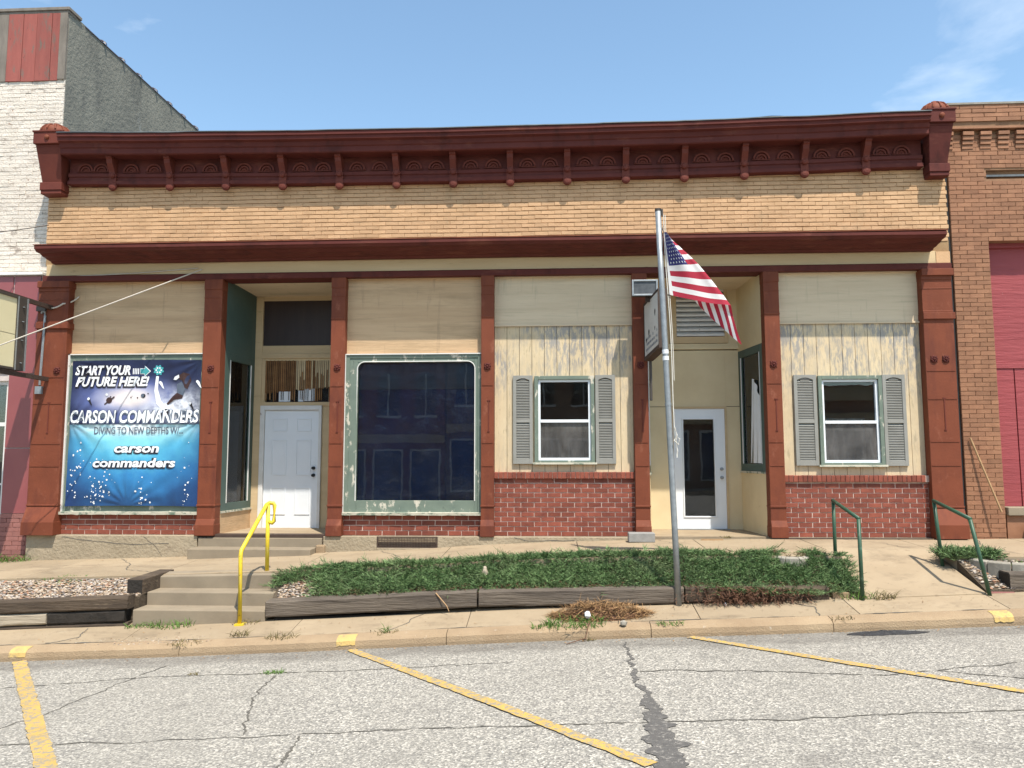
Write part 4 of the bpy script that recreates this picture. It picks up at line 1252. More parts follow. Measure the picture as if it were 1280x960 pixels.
fo = frame_mb.build('sign_frame', M['dark_metal'], PS, bevel=.004)
MB().box(-7.9255, -7.915, -.68, -.655, 2.45, 3.55).box(-7.9255, -7.915, -.875, -.86, 2.45, 3.55).build('edge_strip', M['galv'], fo)
for z in (2.56, 2.9, 3.18, 3.4):
    MB().lathe((-7.915, -.76, z), [(.018, 0), (.018, .008), (.001, .012)], 8, 'z').build('bolt', M['galv'], fo)
MB().box(-8.06, -7.945, -2.58, -.88, 2.97, 2.978).build('panel_joint', M['dark_metal'], PS)

def cable(name, pts, r, m, label, sagv=0.0):
    out = []
    for (a, b) in zip(pts[:-1], pts[1:]):
        for t in np.linspace(0, 1, 12)[:-1]:
            p = Vector(a).lerp(Vector(b), t)
            p.z -= sagv * 4 * t * (1 - t)
            out.append(p)
    out.append(Vector(pts[-1]))
    return MB().tube(out, r, 6).build(name, m, label=label, cat='cable', group='cables at the left end')
cable('overhead_cable', [(-8.12, -.02, 4.90), (-9.6, -1.5, 4.28)], .008, M['dark_metal'], 'dark thin cable running down left from the brick corner', .06)
cable('overhead_cable', [(-5.55, -.03, 4.13), (-7.91, -1.9, 2.47)], .010, M['cable_white'], 'long pale guy cable slanting down left across first bay', .0)
cable('overhead_cable', [(-7.62, .09, 3.74), (-7.78, -.06, 3.60), (-8.02, -.08, 3.53)], .012, M['cable_white'], 'short white cable looping from panel hole to conduit box', .03)
cable('overhead_cable', [(-7.6, -.03, 4.05), (-6.6, -.03, 4.085), (-5.62, -.025, 4.15)], .008, M['cable_white'], 'white cable stapled along the trim board above banner window', .0)

# ------------------------------------------------------------------ brown brick building on the right
RB = empty('brown_brick_building', (9, .2, -.3), 'brown brick building with corbelled parapet and crimson boarded shop front', 'building')
rwl = MB().box(6.035, 13, .012, .35, -.6, 6.03).box(6.035, 13, .03, .35, 6.03, 6.5)
HOLE = [(6.575, 13.1, -.7, 4.40), (6.60, 13.1, 5.36, 5.50)]
rwl = MB().box(6.035, 6.575, .012, .35, -.6, 4.40).box(6.035, 13, .012, .35, 4.40, 5.36).box(6.035, 6.60, .012, .35, 5.36, 5.5).box(6.60, 13, .07, .35, 5.36, 5.5).box(6.035, 13, .012, .35, 5.5, 6.05).box(6.035, 13, .03, .35, 6.05, 6.5).build('front_wall', M['brown_mortar'], RB)
lay_bricks(rwl, 'face_brick', 6.035, 13, -.35, 6.055, .0, .215, .0668, M['brown_brick'], cap=300, holes=HOLE, jit=.002, seed=41, gap=.007, gapx=.005, focus=6.4)
# dentil table
dn = [brick_mesh('corbel_brick', .165, .16, .058, M['brown_brick'], 90 + k) for k in range(4)]
for k in range(24):
    x = 6.06 + k * .263
    for j in range(4):
        inst('corbel_brick', dn[(k + j) % 4], (x + .02, -.012 - .016 * j, 5.86 + j * .068), rwl, scale=(1 if k else .5, 1, 1))
MB().box(6.035, 13, -.075, .3, 6.125, 6.155).build('corbel_band', M['brown_brick'], RB, bevel=.004)
MB().box(6.035, 13, -.06, .3, 6.155, 6.235).build('recess_band', M['brown_mortar'], RB)
lay_bricks(MB().box(6.035, 13, -.07, .3, 6.235, 6.50).build('parapet', M['brown_mortar'], RB), 'parapet_brick', 6.035, 13, 6.235, 6.50, -.085, .36, .0665, M['brown_brick'], seed=43, gap=.007)
MB().box(6.03, 13, -.10, .35, 6.50, 6.53).build('parapet_cap', M['ring'], RB)
MB().box(6.60, 13, .02, .06, 5.40, 5.43).build('ledge_strip', M['tin'], RB)
# crimson boarded front set back in the opening
MB().box(6.58, 13, .22, .26, 3.42, 4.42).build('plywood_sheet', M['maroon_ply'], RB)
MB().box(6.58, 13, .215, .26, 2.98, 3.415).build('plywood_sheet', M['maroon_ply'], RB)
MB().box(6.58, 13, .205, .25, 2.55, 2.985).build('plywood_sheet', M['maroon_ply'], RB)
MB().box(6.58, 13, .185, .21, 2.48, 2.56).build('rail_board', M['maroon_ply'], RB, bevel=.004)
for a, b in ((6.58, 6.93), (6.945, 7.6), (7.62, 8.9), (8.92, 13)):
    MB().box(a, b, .20, .25, .42, 2.485).build('plywood_sheet', M['maroon_ply'], RB, bevel=.004)
MB().box(6.6, 13, .16, .23, 4.33, 4.40).build('head_board', M['maroon_ply'], RB)
MB().box(6.6, 13, -.03, .3, .30, .42).build('shop_sill', M['step_concrete'], RB, bevel=.01)
MB().box(6.6, 13, .02, .3, -.3, .30).build('shop_base', M['brown_brick'], RB)
MB().box(6.85, 8.6, -.35, -.03, -.3, .20).build('shop_step', M['grey_block'], RB, bevel=.01)
MB().box(6.6, 13, .0, 20, 6.0, 6.05).box(12.8, 13, .35, 20, -.5, 6.0).box(6.035, 6.3, .35, 20, -.5, 6.0).build('side_wall', M['brown_mortar'], RB)
st = MB().tube([(6.12, -.03, 1.43), (6.135, -.035, 1.38), (6.43, -.16, .36)], .014, 8)
st.build('broom_stick', M['stick'], label='bleached wooden stick leaning on the brown brick pier', cat='stick')

# ------------------------------------------------------------------ buildings across the street (seen in the glass)
def far_building(x0, x1, h, m_, nwin, label, yb=-24.6):
    z0 = zK((x0 + x1) / 2) - .2
    o = empty('facing_building', ((x0 + x1) / 2, yb, z0), label, 'building', 'buildings across the street')
    MB().box(x0, x1, yb - 9, yb, z0 - 1, z0 + h).build('wall', m_, o)
    MB().box(x0 - .1, x1 + .1, yb - .1, yb + .35, z0 + h - .7, z0 + h - .1).build('cornice', M['trim_wood'], o)
    MB().box(x0, x1, yb - .1, yb + .2, z0 + 3.3, z0 + 3.7).build('shop_cornice', M['trim_wood'], o)
    wv = (x1 - x0) / nwin
    for k in range(nwin):
        c = x0 + wv * (k + .5)
        if h > 6:
            pts = [(c - .5, z0 + 4.6), (c + .5, z0 + 4.6), (c + .5, z0 + 6.3)] + [(c + .5 * math.cos(a), z0 + 6.3 + .35 * math.sin(a)) for a in np.linspace(.2, math.pi - .2, 8)] + [(c - .5, z0 + 6.3)]
            wd = MB().prism(pts, yb, yb + .04).build('window', M['glass'], o)
            MB().box(c - .56, c + .56, yb, yb + .1, z0 + 4.5, z0 + 4.6).box(c - .03, c + .03, yb, yb + .06, z0 + 4.6, z0 + 6.6).build('sill', M['white_worn'], wd)
        wd = MB().box(c - wv * .38, c + wv * .38, yb, yb + .04, z0 + .6, z0 + 2.9).build('shop_window', M['navy_film'], o)
        frame(MB(), c - wv * .4, c + wv * .4, z0 + .5, z0 + 3.0, yb, yb + .1, .08, .08, .1, .1).build('frame', M['white_worn'], wd)
far_building(-16, -5.2, 8.4, M['red_brick'], 6, 'two-storey dark red brick shop across the street')
far_building(-5.1, 4.2, 7.6, M['brown_mortar'], 5, 'two-storey brown shop with arched windows across the street')
far_building(4.3, 15, 5.0, M['brown_brick'], 4, 'low brown brick shop across the street')
patch(-38, 38, -24.6, -22, lambda x, y: zK(x) + .02, .3, 60, 2).build('far_sidewalk', M['concrete'], kind='structure')

# ------------------------------------------------------------------ printed banner over the first display window
BX0, BX1, BZ0, BZ1 = -7.615, -5.515, .405, 2.685
def cloth_y(x, z):
    u, v = (x - BX0) / (BX1 - BX0), (z - BZ0) / (BZ1 - BZ0)
    w = .016 * fbm(u * 2.6 + v * 1.5, v * 2.2) + .010 * fbm(u * 7, v * 3 + 9)
    for cu, cv in ((1, 1), (0, 1), (1, .58), (0, .58), (.47, 0)):
        du, dv = u - cu, (v - cv) * 1.1
        r_ = math.hypot(du, dv)
        a = math.atan2(dv, du)
        w += .014 * math.sin(a * 15) * math.exp(-r_ * 4.5) * min(1, r_ * 9)
    return .006 + w - .012 * math.exp(-((v - .565) / .02) ** 2)
bm_ = MB()
NU, NV = 100, 110
bm_.grid(lambda u, v: (BX0 + (BX1 - BX0) * u + .012 * math.sin(v * 5 + 1) * (u - .5), cloth_y(BX0 + (BX1 - BX0) * u, BZ0 + (BZ1 - BZ0) * v), BZ0 + (BZ1 - BZ0) * v + .012 * math.sin(u * 3.1)), NU, NV)

def banner_material():
    m, nt, p, out = new_mat('printed_vinyl')
    x, y, z = pos_xyz(nt)
    u = mathn(nt, 'DIVIDE', mathn(nt, 'SUBTRACT', x, BX0), BX1 - BX0)
    v = mathn(nt, 'DIVIDE', mathn(nt, 'SUBTRACT', z, BZ0), BZ1 - BZ0)
    def blob(cu, cv, ru, rv):
        a = mathn(nt, 'DIVIDE', mathn(nt, 'SUBTRACT', u, cu), ru)
        b = mathn(nt, 'DIVIDE', mathn(nt, 'SUBTRACT', v, cv), rv)
        s = mathn(nt, 'ADD', mathn(nt, 'MULTIPLY', a, a), mathn(nt, 'MULTIPLY', b, b))
        return mathn(nt, 'POWER', 2.718, mathn(nt, 'MULTIPLY', s, -1))
    def ramp(fac, stops):
        r = nd(nt, 'ShaderNodeValToRGB')
        e = r.color_ramp.elements
        e[0].position, e[0].color = stops[0][0], rgba(stops[0][1])
        e[1].position, e[1].color = stops[-1][0], rgba(stops[-1][1])
        for ps, c in stops[1:-1]:
            q = e.new(ps)
            q.color = rgba(c)
        nt.links.new(fac, r.inputs[0])
        return r.outputs[0]
    nz = noise_fac(nt, 2.6, (1, 0, 1), .25, .75)
    glow = mathn(nt, 'ADD', mathn(nt, 'MULTIPLY', blob(.45, .74, .34, .13), 1.0), mathn(nt, 'MULTIPLY', nz, .14))
    space = ramp(glow, [(0.0, (.008, .012, .035)), (.22, (.018, .025, .075)), (.5, (.085, .11, .27)), (.78, (.34, .36, .52)), (1.0, (.74, .67, .66))])
    cl = mathn(nt, 'MULTIPLY', mathn(nt, 'ADD', blob(.86, .70, .16, .09), blob(.70, .66, .14, .05)), noise_fac(nt, 6, (1, 0, 1.2), .3, .65))
    space = mixc(nt, mathn(nt, 'MULTIPLY', cl, 1.1, True), space, (.75, .78, .85))
    sea_f = mathn(nt, 'ADD', mathn(nt, 'MULTIPLY', v, 1.55), mathn(nt, 'ADD', mathn(nt, 'MULTIPLY', blob(.5, .35, .42, .5), .25), mathn(nt, 'MULTIPLY', nz, .22)))
    sea = ramp(sea_f, [(.12, (.008, .022, .07)), (.38, (.015, .075, .20)), (.62, (.03, .19, .42)), (.85, (.08, .38, .58)), (1.12, (.20, .56, .66))])
    wv = mathn(nt, 'MULTIPLY', blob(.5, .535, .36, .045), noise_fac(nt, 5, (1, 0, 2), .25, .55))
    sea = mixc(nt, mathn(nt, 'MULTIPLY', wv, 1.3, True), sea, (.78, .84, .86))
    side = mathn(nt, 'POWER', mathn(nt, 'ABSOLUTE', mathn(nt, 'MULTIPLY', mathn(nt, 'SUBTRACT', u, .5), 2)), 4)
    sea = mixc(nt, mathn(nt, 'MULTIPLY', side, .6), sea, (.012, .04, .15))
    top = nd(nt, 'ShaderNodeMapRange')
    top.inputs['From Min'].default_value = .552
    top.inputs['From Max'].default_value = .562
    nt.links.new(v, top.inputs['Value'])
    c = mixc(nt, top.outputs[0], sea, space)
    nt.links.new(c, p.inputs['Base Color'])
    p.inputs['Roughness'].default_value = .42
    p.inputs['Specular IOR Level'].default_value = .4
    return m
banner = bm_.build('printed_banner', banner_material(), smooth=True, label='large blue banner printed with space above and sea below', cat='banner')
M['ink_white'] = mat('white_ink', (.80, .82, .84), (.76, .78, .80), 3, rough=.45)
M['ink_teal'] = mat('teal_ink', (.05, .30, .32), (.06, .34, .36), 3, rough=.45)
M['ink_dark'] = mat('dark_ink', (.012, .016, .03), (.03, .022, .025), 9, rough=.45)
M['ink_grey'] = mat('grey_blue_ink', (.12, .15, .20), (.08, .10, .14), 9, rough=.45)
M['ink_brown'] = mat('brown_ink', (.06, .03, .025), (.04, .02, .02), 9, rough=.45)
def bpt(u, v):
    return BX0 + (BX1 - BX0) * u, BZ0 + (BZ1 - BZ0) * v
def on_cloth(pts2, faces, off, m_, name):
    MB().add([(x, cloth_y(x, z) - off, z) for x, z in pts2], faces).build(name, m_, banner, fixn=False)
def lettering(body, u, v, width, size, m_, shear=.25, bold=.012, off=.0105, squash=1.0, outline=None, spacing=1.0):
    if outline:
        lettering(body, u - .004, v - .004, width, size, outline, shear, bold + .014, off - .003, squash, None, spacing)
    vs_, fs_ = text_mesh(body, size, shear, bold, 'LEFT', spacing)
    xa = min(q[0] for q in vs_); xb_ = max(q[0] for q in vs_)
    k = width * (BX1 - BX0) / (xb_ - xa)
    x0_, z0_ = bpt(u, v)
    on_cloth([(x0_ + (q[0] - xa) * k, z0_ + q[1] * squash) for q in vs_], fs_, off, m_, 'lettering')
W, K_ = M['ink_white'], M['ink_dark']
lettering('START YOUR', .028, .903, .43, .20, W, bold=.008, outline=K_)
lettering('FUTURE HERE!', .035, .825, .57, .20, W, bold=.008, outline=K_)
lettering('CARSON COMMANDERS', .008, .572, .985, .27, W, shear=.12, bold=.007, outline=M['ink_grey'])
lettering('DIVING TO NEW DEPTHS W/...', .20, .494, .68, .15, M['ink_grey'], shear=0, bold=.002)
lettering('carson', .36, .368, .34, .19, W, shear=.15, bold=.006, outline=K_)
lettering('commanders', .20, .268, .63, .19, W, shear=.15, bold=.006, outline=K_)
def flat(poly, m_, name, off=.006):
    pts = [bpt(u, v) for u, v in poly]
    on_cloth(pts, [tuple(range(len(pts)))], off, m_, name)
def disc(u, v, r_, m_, name, off=.006, n=14, sq=1.0):
    flat([(u + r_ * math.cos(2 * math.pi * k / n), v + r_ * .92 * sq * math.sin(2 * math.pi * k / n)) for k in range(n)], m_, name, off)
flat([(.53, .905), (.565, .905), (.565, .885), (.615, .925), (.565, .965), (.565, .945), (.53, .945)], W, 'printed_arrow', .006)
flat([(.533, .909), (.568, .909), (.568, .893), (.607, .925), (.568, .957), (.568, .941), (.533, .941)], M['ink_teal'], 'printed_arrow', .008)
for k in range(4):
    flat([(.475 + k * .013, .905), (.482 + k * .013, .905), (.482 + k * .013, .945), (.475 + k * .013, .945)], W, 'printed_arrow')
gear = []
for k in range(32):
    a = 2 * math.pi * k / 32
    r_ = .040 if (k // 2) % 2 else .031
    gear.append((.672 + r_ * math.cos(a), .932 + r_ * .92 * math.sin(a)))
flat(gear, M['ink_teal'], 'printed_gear', .006)
for k in range(6):
    a = 2 * math.pi * k / 6
    disc(.672 + .018 * math.cos(a), .932 + .017 * math.sin(a), .006, W, 'printed_gear_hole', .008, 8)
trail = [(.655, .89), (.675, .89), (.672, .80), (.70, .72), (.76, .655), (.735, .635), (.665, .70), (.645, .79)]
flat(trail, W, 'printed_trail', .005)
disc(.30, .725, .024, M['ink_brown'], 'printed_planet')
flat([(.262, .700), (.268, .693), (.345, .747), (.339, .754)], M['ink_brown'], 'printed_ring', .007)
disc(.565, .755, .016, M['ink_dark'], 'printed_planet'); disc(.558, .757, .013, M['ink_grey'], 'printed_planet', .008)
disc(.28, .765, .010, W, 'printed_planet'); disc(.48, .762, .007, W, 'printed_planet')
for q in ((.47, .745), (.52, .742), (.60, .77), (.31, .75)):
    disc(q[0], q[1], .005, M['ink_dark'], 'printed_planet')
flat([(.16, .60), (.18, .635), (.215, .655), (.255, .648), (.285, .62), (.29, .60)], M['ink_grey'], 'printed_dome')
flat([(.685, .60), (.70, .63), (.74, .665), (.785, .655), (.79, .615), (.76, .60)], M['ink_dark'], 'printed_rock')
# small floating figures and a seated figure reaching up
flat([(.90, .80), (.925, .86), (.91, .905), (.865, .915), (.835, .895), (.83, .87), (.855, .86), (.87, .84), (.875, .81)], M['ink_brown'], 'printed_figure')
flat([(.79, .865), (.80, .885), (.832, .90), (.835, .88), (.81, .862)], W, 'printed_figure', .008)
flat([(.815, .835), (.855, .85), (.885, .80), (.865, .755), (.82, .775)], M['ink_grey'], 'printed_figure', .007)
flat([(.82, .775), (.865, .755), (.86, .735), (.80, .725), (.755, .69), (.745, .70), (.79, .75)], M['ink_brown'], 'printed_figure', .008)
for du, dv in ((.15, .72), (.935, .685), (.985, .835), (.70, .83)):
    flat([(du - .02, dv + .012), (du + .004, dv + .018), (du + .012, dv - .004), (du + .022, dv - .03), (du + .008, dv - .022), (du - .006, dv - .004)], M['ink_dark'] if dv < .8 else W, 'printed_figure')
    disc(du - .01, dv + .016, .011, W, 'printed_figure', .008, 8)
bub = MB()
for k in range(150):
    cu, cv0 = random.choice(((.05, .2), (.10, .3), (.22, .12), (.22, .06), (.60, .06), (.92, .2), (.9, .08), (.3, .1)))
    u_, v_ = cu + random.gauss(0, .035), cv0 + random.gauss(0, .09)
    if not (.01 < u_ < .985 and .012 < v_ < .50):
        continue
    r_ = random.uniform(.002, .0075)
    nn = 7
    pts = [bpt(u_ + r_ * math.cos(2 * math.pi * j / nn), v_ + r_ * .92 * math.sin(2 * math.pi * j / nn)) for j in range(nn)]
    bub.add([(x, cloth_y(x, z) - .006, z) for x, z in pts], [tuple(range(nn))])
bub.build('printed_bubbles', M['ink_white'], banner, kind='stuff', fixn=False)

# ------------------------------------------------------------------ flag pole, flag, hanging sign
FP = empty('flag_pole', (1.455, -2.38, -.60), 'tall galvanised steel flag pole standing at the sidewalk edge', 'flag pole')
top, bot = Vector((1.305, -2.38, 4.175)), Vector((1.455, -2.38, zL(1.455, -2.38) - .02))
MB().tube([bot.lerp(top, t) for t in np.linspace(0, 1, 6)], .036, 16).build('pole', M['galv'], FP, smooth=True)
cap_ = MB().tube([top, top + Vector((0, 0, .03))], .038, 14).tube([top + Vector((.045, -.02, -.06)), top + Vector((.045, -.02, .02))], .014, 8)
cap_.build('pole_cap', M['dark_metal'], FP)
def pole_at(z):
    return bot.lerp(top, (z - bot.z) / (top.z - bot.z))
rp = [pole_at(z) + Vector((.062 + .008 * math.sin(z * 3), -.03, 0)) for z in np.linspace(1.35, 4.12, 24)]
rope = MB().tube(rp, .006, 6).tube([p + Vector((.022, .01, 0)) for p in rp[6:]], .005, 6)
rope.build('halyard', M['rope'], FP)
k0 = pole_at(1.35)
MB().tube([k0 + Vector(q) for q in ((.05, -.05, .16), (.075, -.06, .06), (.04, -.06, 0), (.09, -.055, -.05), (.105, -.05, .02), (.06, -.06, .05), (.075, -.06, -.12), (.07, -.055, -.2))], .009, 6).build('rope_knot', M['rope'], FP)
for z in (2.32, 2.40):
    MB().tube([pole_at(z), pole_at(z + .05)], .039, 16).build('tape_band', M['paper'], FP)
MB().tube([pole_at(1.77), pole_at(1.80)], .040, 16).build('pipe_joint', M['galv'], FP)

Hp = lambda v: Vector((1.368 + .052 * v, -2.42, 3.895 - .775 * v))
def Fp(v):
    return Vector((lin(v, [0, .3, .54, .7, .85, 1], [1.40, 1.58, 1.77, 1.94, 2.08, 2.165]), -2.44 - .05 * math.sin(v * 5), lin(v, [0, .3, .54, .7, .85, 1], [3.86, 3.67, 3.49, 3.29, 3.11, 2.985])))
def Ep(v):
    return Vector((lin(v, [0, .3, .5, .75, 1], [1.64, 1.80, 1.97, 2.15, 2.29]), -2.36 + .05 * math.sin(v * 4), lin(v, [0, .3, .5, .75, 1], [3.22, 3.03, 2.83, 2.66, 2.51])))
UF = .62
def flag_pt(u, v):
    if u <= UF:
        t = u / UF
        p = Hp(v).lerp(Fp(v), t)
        p.z -= .05 * v * 4 * t * (1 - t) * .5
        p.y += -.06 * math.sin(t * math.pi) * (1 - .4 * v) + .022 * math.sin(t * 9 + v * 2) * t
        p.y += .03 * max(0, (t - .85) / .15) ** 2
    else:
        t = (u - UF) / (1 - UF)
        p = Fp(v).lerp(Ep(v), t)
        p.y += .03 + .05 * min(1, t * 4) + .02 * math.sin(t * 5 + v * 11) * t
    return p
fl = MB().grid(lambda u, v: flag_pt(u, v), 80, 52)
def flag_material():
    m, nt, p, out = new_mat('striped_flag_cloth')
    uv = nd(nt, 'ShaderNodeUVMap')
    s = nd(nt, 'ShaderNodeSeparateXYZ')
    nt.links.new(uv.outputs[0], s.inputs[0])
    u, v = s.outputs[0], s.outputs[1]
    k = mathn(nt, 'FLOOR', mathn(nt, 'MULTIPLY', v, 13))
    odd = mathn(nt, 'MODULO', k, 2)
    stripes = mixc(nt, odd, (.42, .018, .045), (.78, .77, .76))
    can = mathn(nt, 'MULTIPLY', mathn(nt, 'LESS_THAN', u, .40), mathn(nt, 'LESS_THAN', v, 7 / 13))
    c = mixc(nt, can, stripes, (.035, .035, .16))
    c = mixc(nt, mathn(nt, 'LESS_THAN', u, .035), c, (.80, .79, .77))
    nt.links.new(c, p.inputs['Base Color'])
    p.inputs['Roughness'].default_value = .7
    # thin cloth lets some sun through
    tl = nd(nt, 'ShaderNodeBsdfTranslucent')
    nt.links.new(c, tl.inputs[0])
    mx = nd(nt, 'ShaderNodeMixShader')
    mx.inputs[0].default_value = .3
    nt.links.new(p.outputs[0], mx.inputs[1])
    nt.links.new(tl.outputs[0], mx.inputs[2])
    nt.links.new(mx.outputs[0], out.inputs[0])
    return m
flag = fl.build('flag', flag_material(), smooth=True, fixn=False, label='red white and blue striped flag with stars hanging on the pole', cat='flag')
uvl = flag.data.uv_layers.new(name='UVMap')
for poly in flag.data.polygons:
    for li, vi in zip(poly.loop_indices, poly.vertices):
        uvl.data[li].uv = ((vi % 81) / 80, (vi // 81) / 52)
stars = MB()
for row in range(9):
    for c_ in range(6 if row % 2 == 0 else 5):
        u0 = .05 + .35 * ((c_ + (.5 if row % 2 == 0 else 1.0)) / 6)
        v0 = (7 / 13) * (row + .75) / 9.5
        for s_ in (-1, 1):
            pts = []
            for k in range(10):
                a = -math.pi / 2 + math.pi * k / 5
                r_ = .021 if k % 2 == 0 else .009
                pts.append(flag_pt(u0 + r_ * math.cos(a) * .62, v0 + r_ * math.sin(a)) + Vector((0, .005 * s_, 0)))
            stars.add(pts, [tuple(range(10))])
stars.build('star', M['paper'], flag, kind='stuff', fixn=False)
MB().tube([Hp(0), Hp(0) + Vector((-.02, 0, .04)), pole_at(3.98) + Vector((.05, -.03, 0))], .006, 6).build('snap_clip', M['dark_metal'], flag)
MB().tube([Hp(1), pole_at(3.12) + Vector((.06, -.03, 0))], .008, 6).build('snap_clip', M['dark_metal'], flag)

def sgn(mb):
    o_ = []
    for x, y, z in mb.v:
        s_ = (-.3 - y) / 1.3
        o_.append((x + .005 + .14 * s_, -.07 - .58 * s_, z + .12 * s_ + .0))
    mb.v = o_
    return mb
HS = empty('hanging_sign', (1.43, -.1, 2.6), 'white box sign projecting above the right entry beside the pole', 'sign')
sgn(MB().box(1.395, 1.485, -1.585, -.315, 2.66, 3.44)).build('sign_box', M['black'], HS)
frame_s = MB().box(1.375, 1.505, -1.61, -1.575, 2.60, 3.475).box(1.375, 1.505, -.325, -.29, 2.60, 3.475).box(1.375, 1.505, -1.575, -.325, 2.60, 2.66).box(1.375, 1.505, -1.575, -.325, 3.44, 3.475)
sgn(frame_s).build('sign_frame', M['rust_bar'], HS, bevel=.004)
M['sign_face'] = mat('dirty_white_sign_face', (.62, .60, .56), (.50, .48, .44), 2.5, rough=.4, wears=[((.28, .25, .22), 6, .60, .74, (1, 1, .5)), ((.10, .08, .07), 9, .72, .76, (1, 1, 1))])
sf = sgn(MB().box(1.383, 1.396, -1.575, -.325, 2.655, 3.445)).build('sign_face', M['sign_face'], HS)
sgn(MB().box(1.484, 1.497, -1.575, -.325, 2.655, 3.445)).build('sign_face', M['sign_face'], HS)
for y_, z_, r_ in ((-1.28, 3.18, .045), (-1.25, 2.95, .028), (-.72, 2.96, .05), (-.5, 2.88, .03)):
    sgn(MB().add([(1.381, y_ + r_ * (1 + .3 * math.sin(3 * a)) * math.cos(a), z_ + r_ * 1.2 * math.sin(a)) for a in np.linspace(0, 2 * math.pi, 12)[:-1]], [tuple(range(11))])).build('broken_hole', M['black'], sf)
worn = MB()
for r_, zz in enumerate((2.88, 2.80, 2.72)):
    y_ = -1.45
    while y_ < -.45:
        L_ = random.uniform(.03, .10)
        if random.random() < .75:
            worn.add([(1.3815, y_, zz), (1.3815, y_ + L_, zz), (1.3815, y_ + L_ * .9, zz + .04), (1.3815, y_ + .01, zz + .035)], [(0, 1, 2, 3)])
        y_ += L_ + .03
sgn(worn).build('worn_print', M['ink_grey'], sf, kind='stuff')
MB().tube([(1.44, -.12, 3.3), (1.42, .1, 3.3)], .02, 8).build('bracket', M['rust_bar'], HS)
MB().box(1.45, 1.49, -.10, -.06, 2.0, 2.62).build('drop_pipe', M['dark_metal'], HS, bevel=.01)
SL = empty('sign_floodlight', (1.37, -.4, 3.5), 'boxy grey floodlight fixture on top of the hanging sign', 'floodlight')
MB().box(1.185, 1.545, -.40, -.26, 3.545, 3.765).build('housing', M['dark_metal'], SL, bevel=.01)
frame(MB(), 1.175, 1.555, 3.535, 3.775, -.425, -.39, .025, .025, .025, .025).build('bezel', M['galv'], SL, bevel=.004)
MB().box(1.20, 1.53, -.408, -.404, 3.56, 3.75).build('lens', M['dark_lens'], SL)
MB().box(1.38, 1.46, -.33, -.29, 3.46, 3.56).build('mount', M['rust_bar'], SL)

# ------------------------------------------------------------------ steps, stoop, rails
CS = empty('concrete_steps', (-4.35, -2.0, -.92), 'three-step concrete stairs beside the yellow handrail', 'steps')
MB().box(-5.15, -3.50, -2.36, -2.04, -1.2, -.692).build('step', M['step_concrete'], CS, bevel=.012)
MB().box(-5.14, -3.51, -2.06, -1.74, -1.0, -.530).build('step', M['step_concrete'], CS, bevel=.012)
MB().hexa([(-5.14, -1.76, -1), (-3.52, -1.76, -1), (-3.52, -1.55, -1), (-5.14, -1.55, -1), (-5.14, -1.76, -.385), (-3.52, -1.76, -.345), (-3.52, -1.55, -.30), (-5.14, -1.55, -.345)]).build('step', M['step_concrete'], CS, bevel=.012)
DS = empty('door_stoop', (-4.5, -.2, -.34), 'low two-level concrete stoop in front of the left door', 'steps')
MB().box(-5.46, -3.60, -.36, -.0, -.6, -.195).build('step', M['step_concrete'], DS, bevel=.012)
MB().box(-5.44, -3.52, -.06, .03, -.4, -.062).build('step', M['step_concrete'], DS, bevel=.008)
MB().box(-3.60, -3.46, -.12, -.0, -.6, -.16).build('step_end', M['kerb'], DS, bevel=.02)

YR = empty('yellow_handrail', (-3.78, -2.0, -.85), 'bright yellow pipe handrail beside the concrete steps', 'handrail')
zf_ = zL(-3.78, -2.42)
MB().tube([(-3.785, -2.42, zf_ - .02), (-3.80, -2.42, -.02), (-3.80, -2.40, .03), (-3.775, -1.68, .54), (-3.755, -1.64, .56), (-3.70, -1.64, .555), (-3.683, -1.64, .53), (-3.683, -1.65, .32), (-3.70, -1.655, .30), (-3.755, -1.655, .315)], .026, 12).build('rail', M['yellow_rail'], YR, smooth=True)
MB().tube([(-3.755, -1.655, -.345), (-3.765, -1.655, .54)], .026, 12).build('post', M['yellow_rail'], YR, smooth=True)
MB().box(-3.83, -3.72, -2.48, -2.36, zf_ - .01, zf_ + .012).build('foot_plate', M['yellow_rail'], YR)

def green_rail(x, lean, label):
    o = empty('green_handrail', (x, -2.0, -.4), label, 'handrail', 'green pipe handrails beside the ramp')
    zb_, zfr = z_ramp(x, -1.6) if 3.6 < x < 5 else -.235, zL(x, -2.42)
    xb_, xf = x - .0, x + (.0 if lean == 0 else .12)
    MB().tube([(xb_, -1.6, zb_ - .03), (xb_ - lean * .5, -1.6, .59)], 0.0225, 12).build('post', M['green_rail'], o, smooth=True)
    MB().tube([(xf, -2.42, zfr - .03), (xf - lean * 1.3, -2.40, .43)], 0.0225, 12).build('post', M['green_rail'], o, smooth=True)
    MB().tube([(xb_ - lean * .5, -1.585, .60), (xf - lean * 1.3, -2.41, .435)], 0.0225, 12).build('rail', M['green_rail'], o, smooth=True)
green_rail(3.555, 0.0, 'dark green pipe handrail on the side of the ramp towards the flag pole')
green_rail(4.87, .13, 'leaning dark green pipe handrail on the side of the ramp near the brown building')

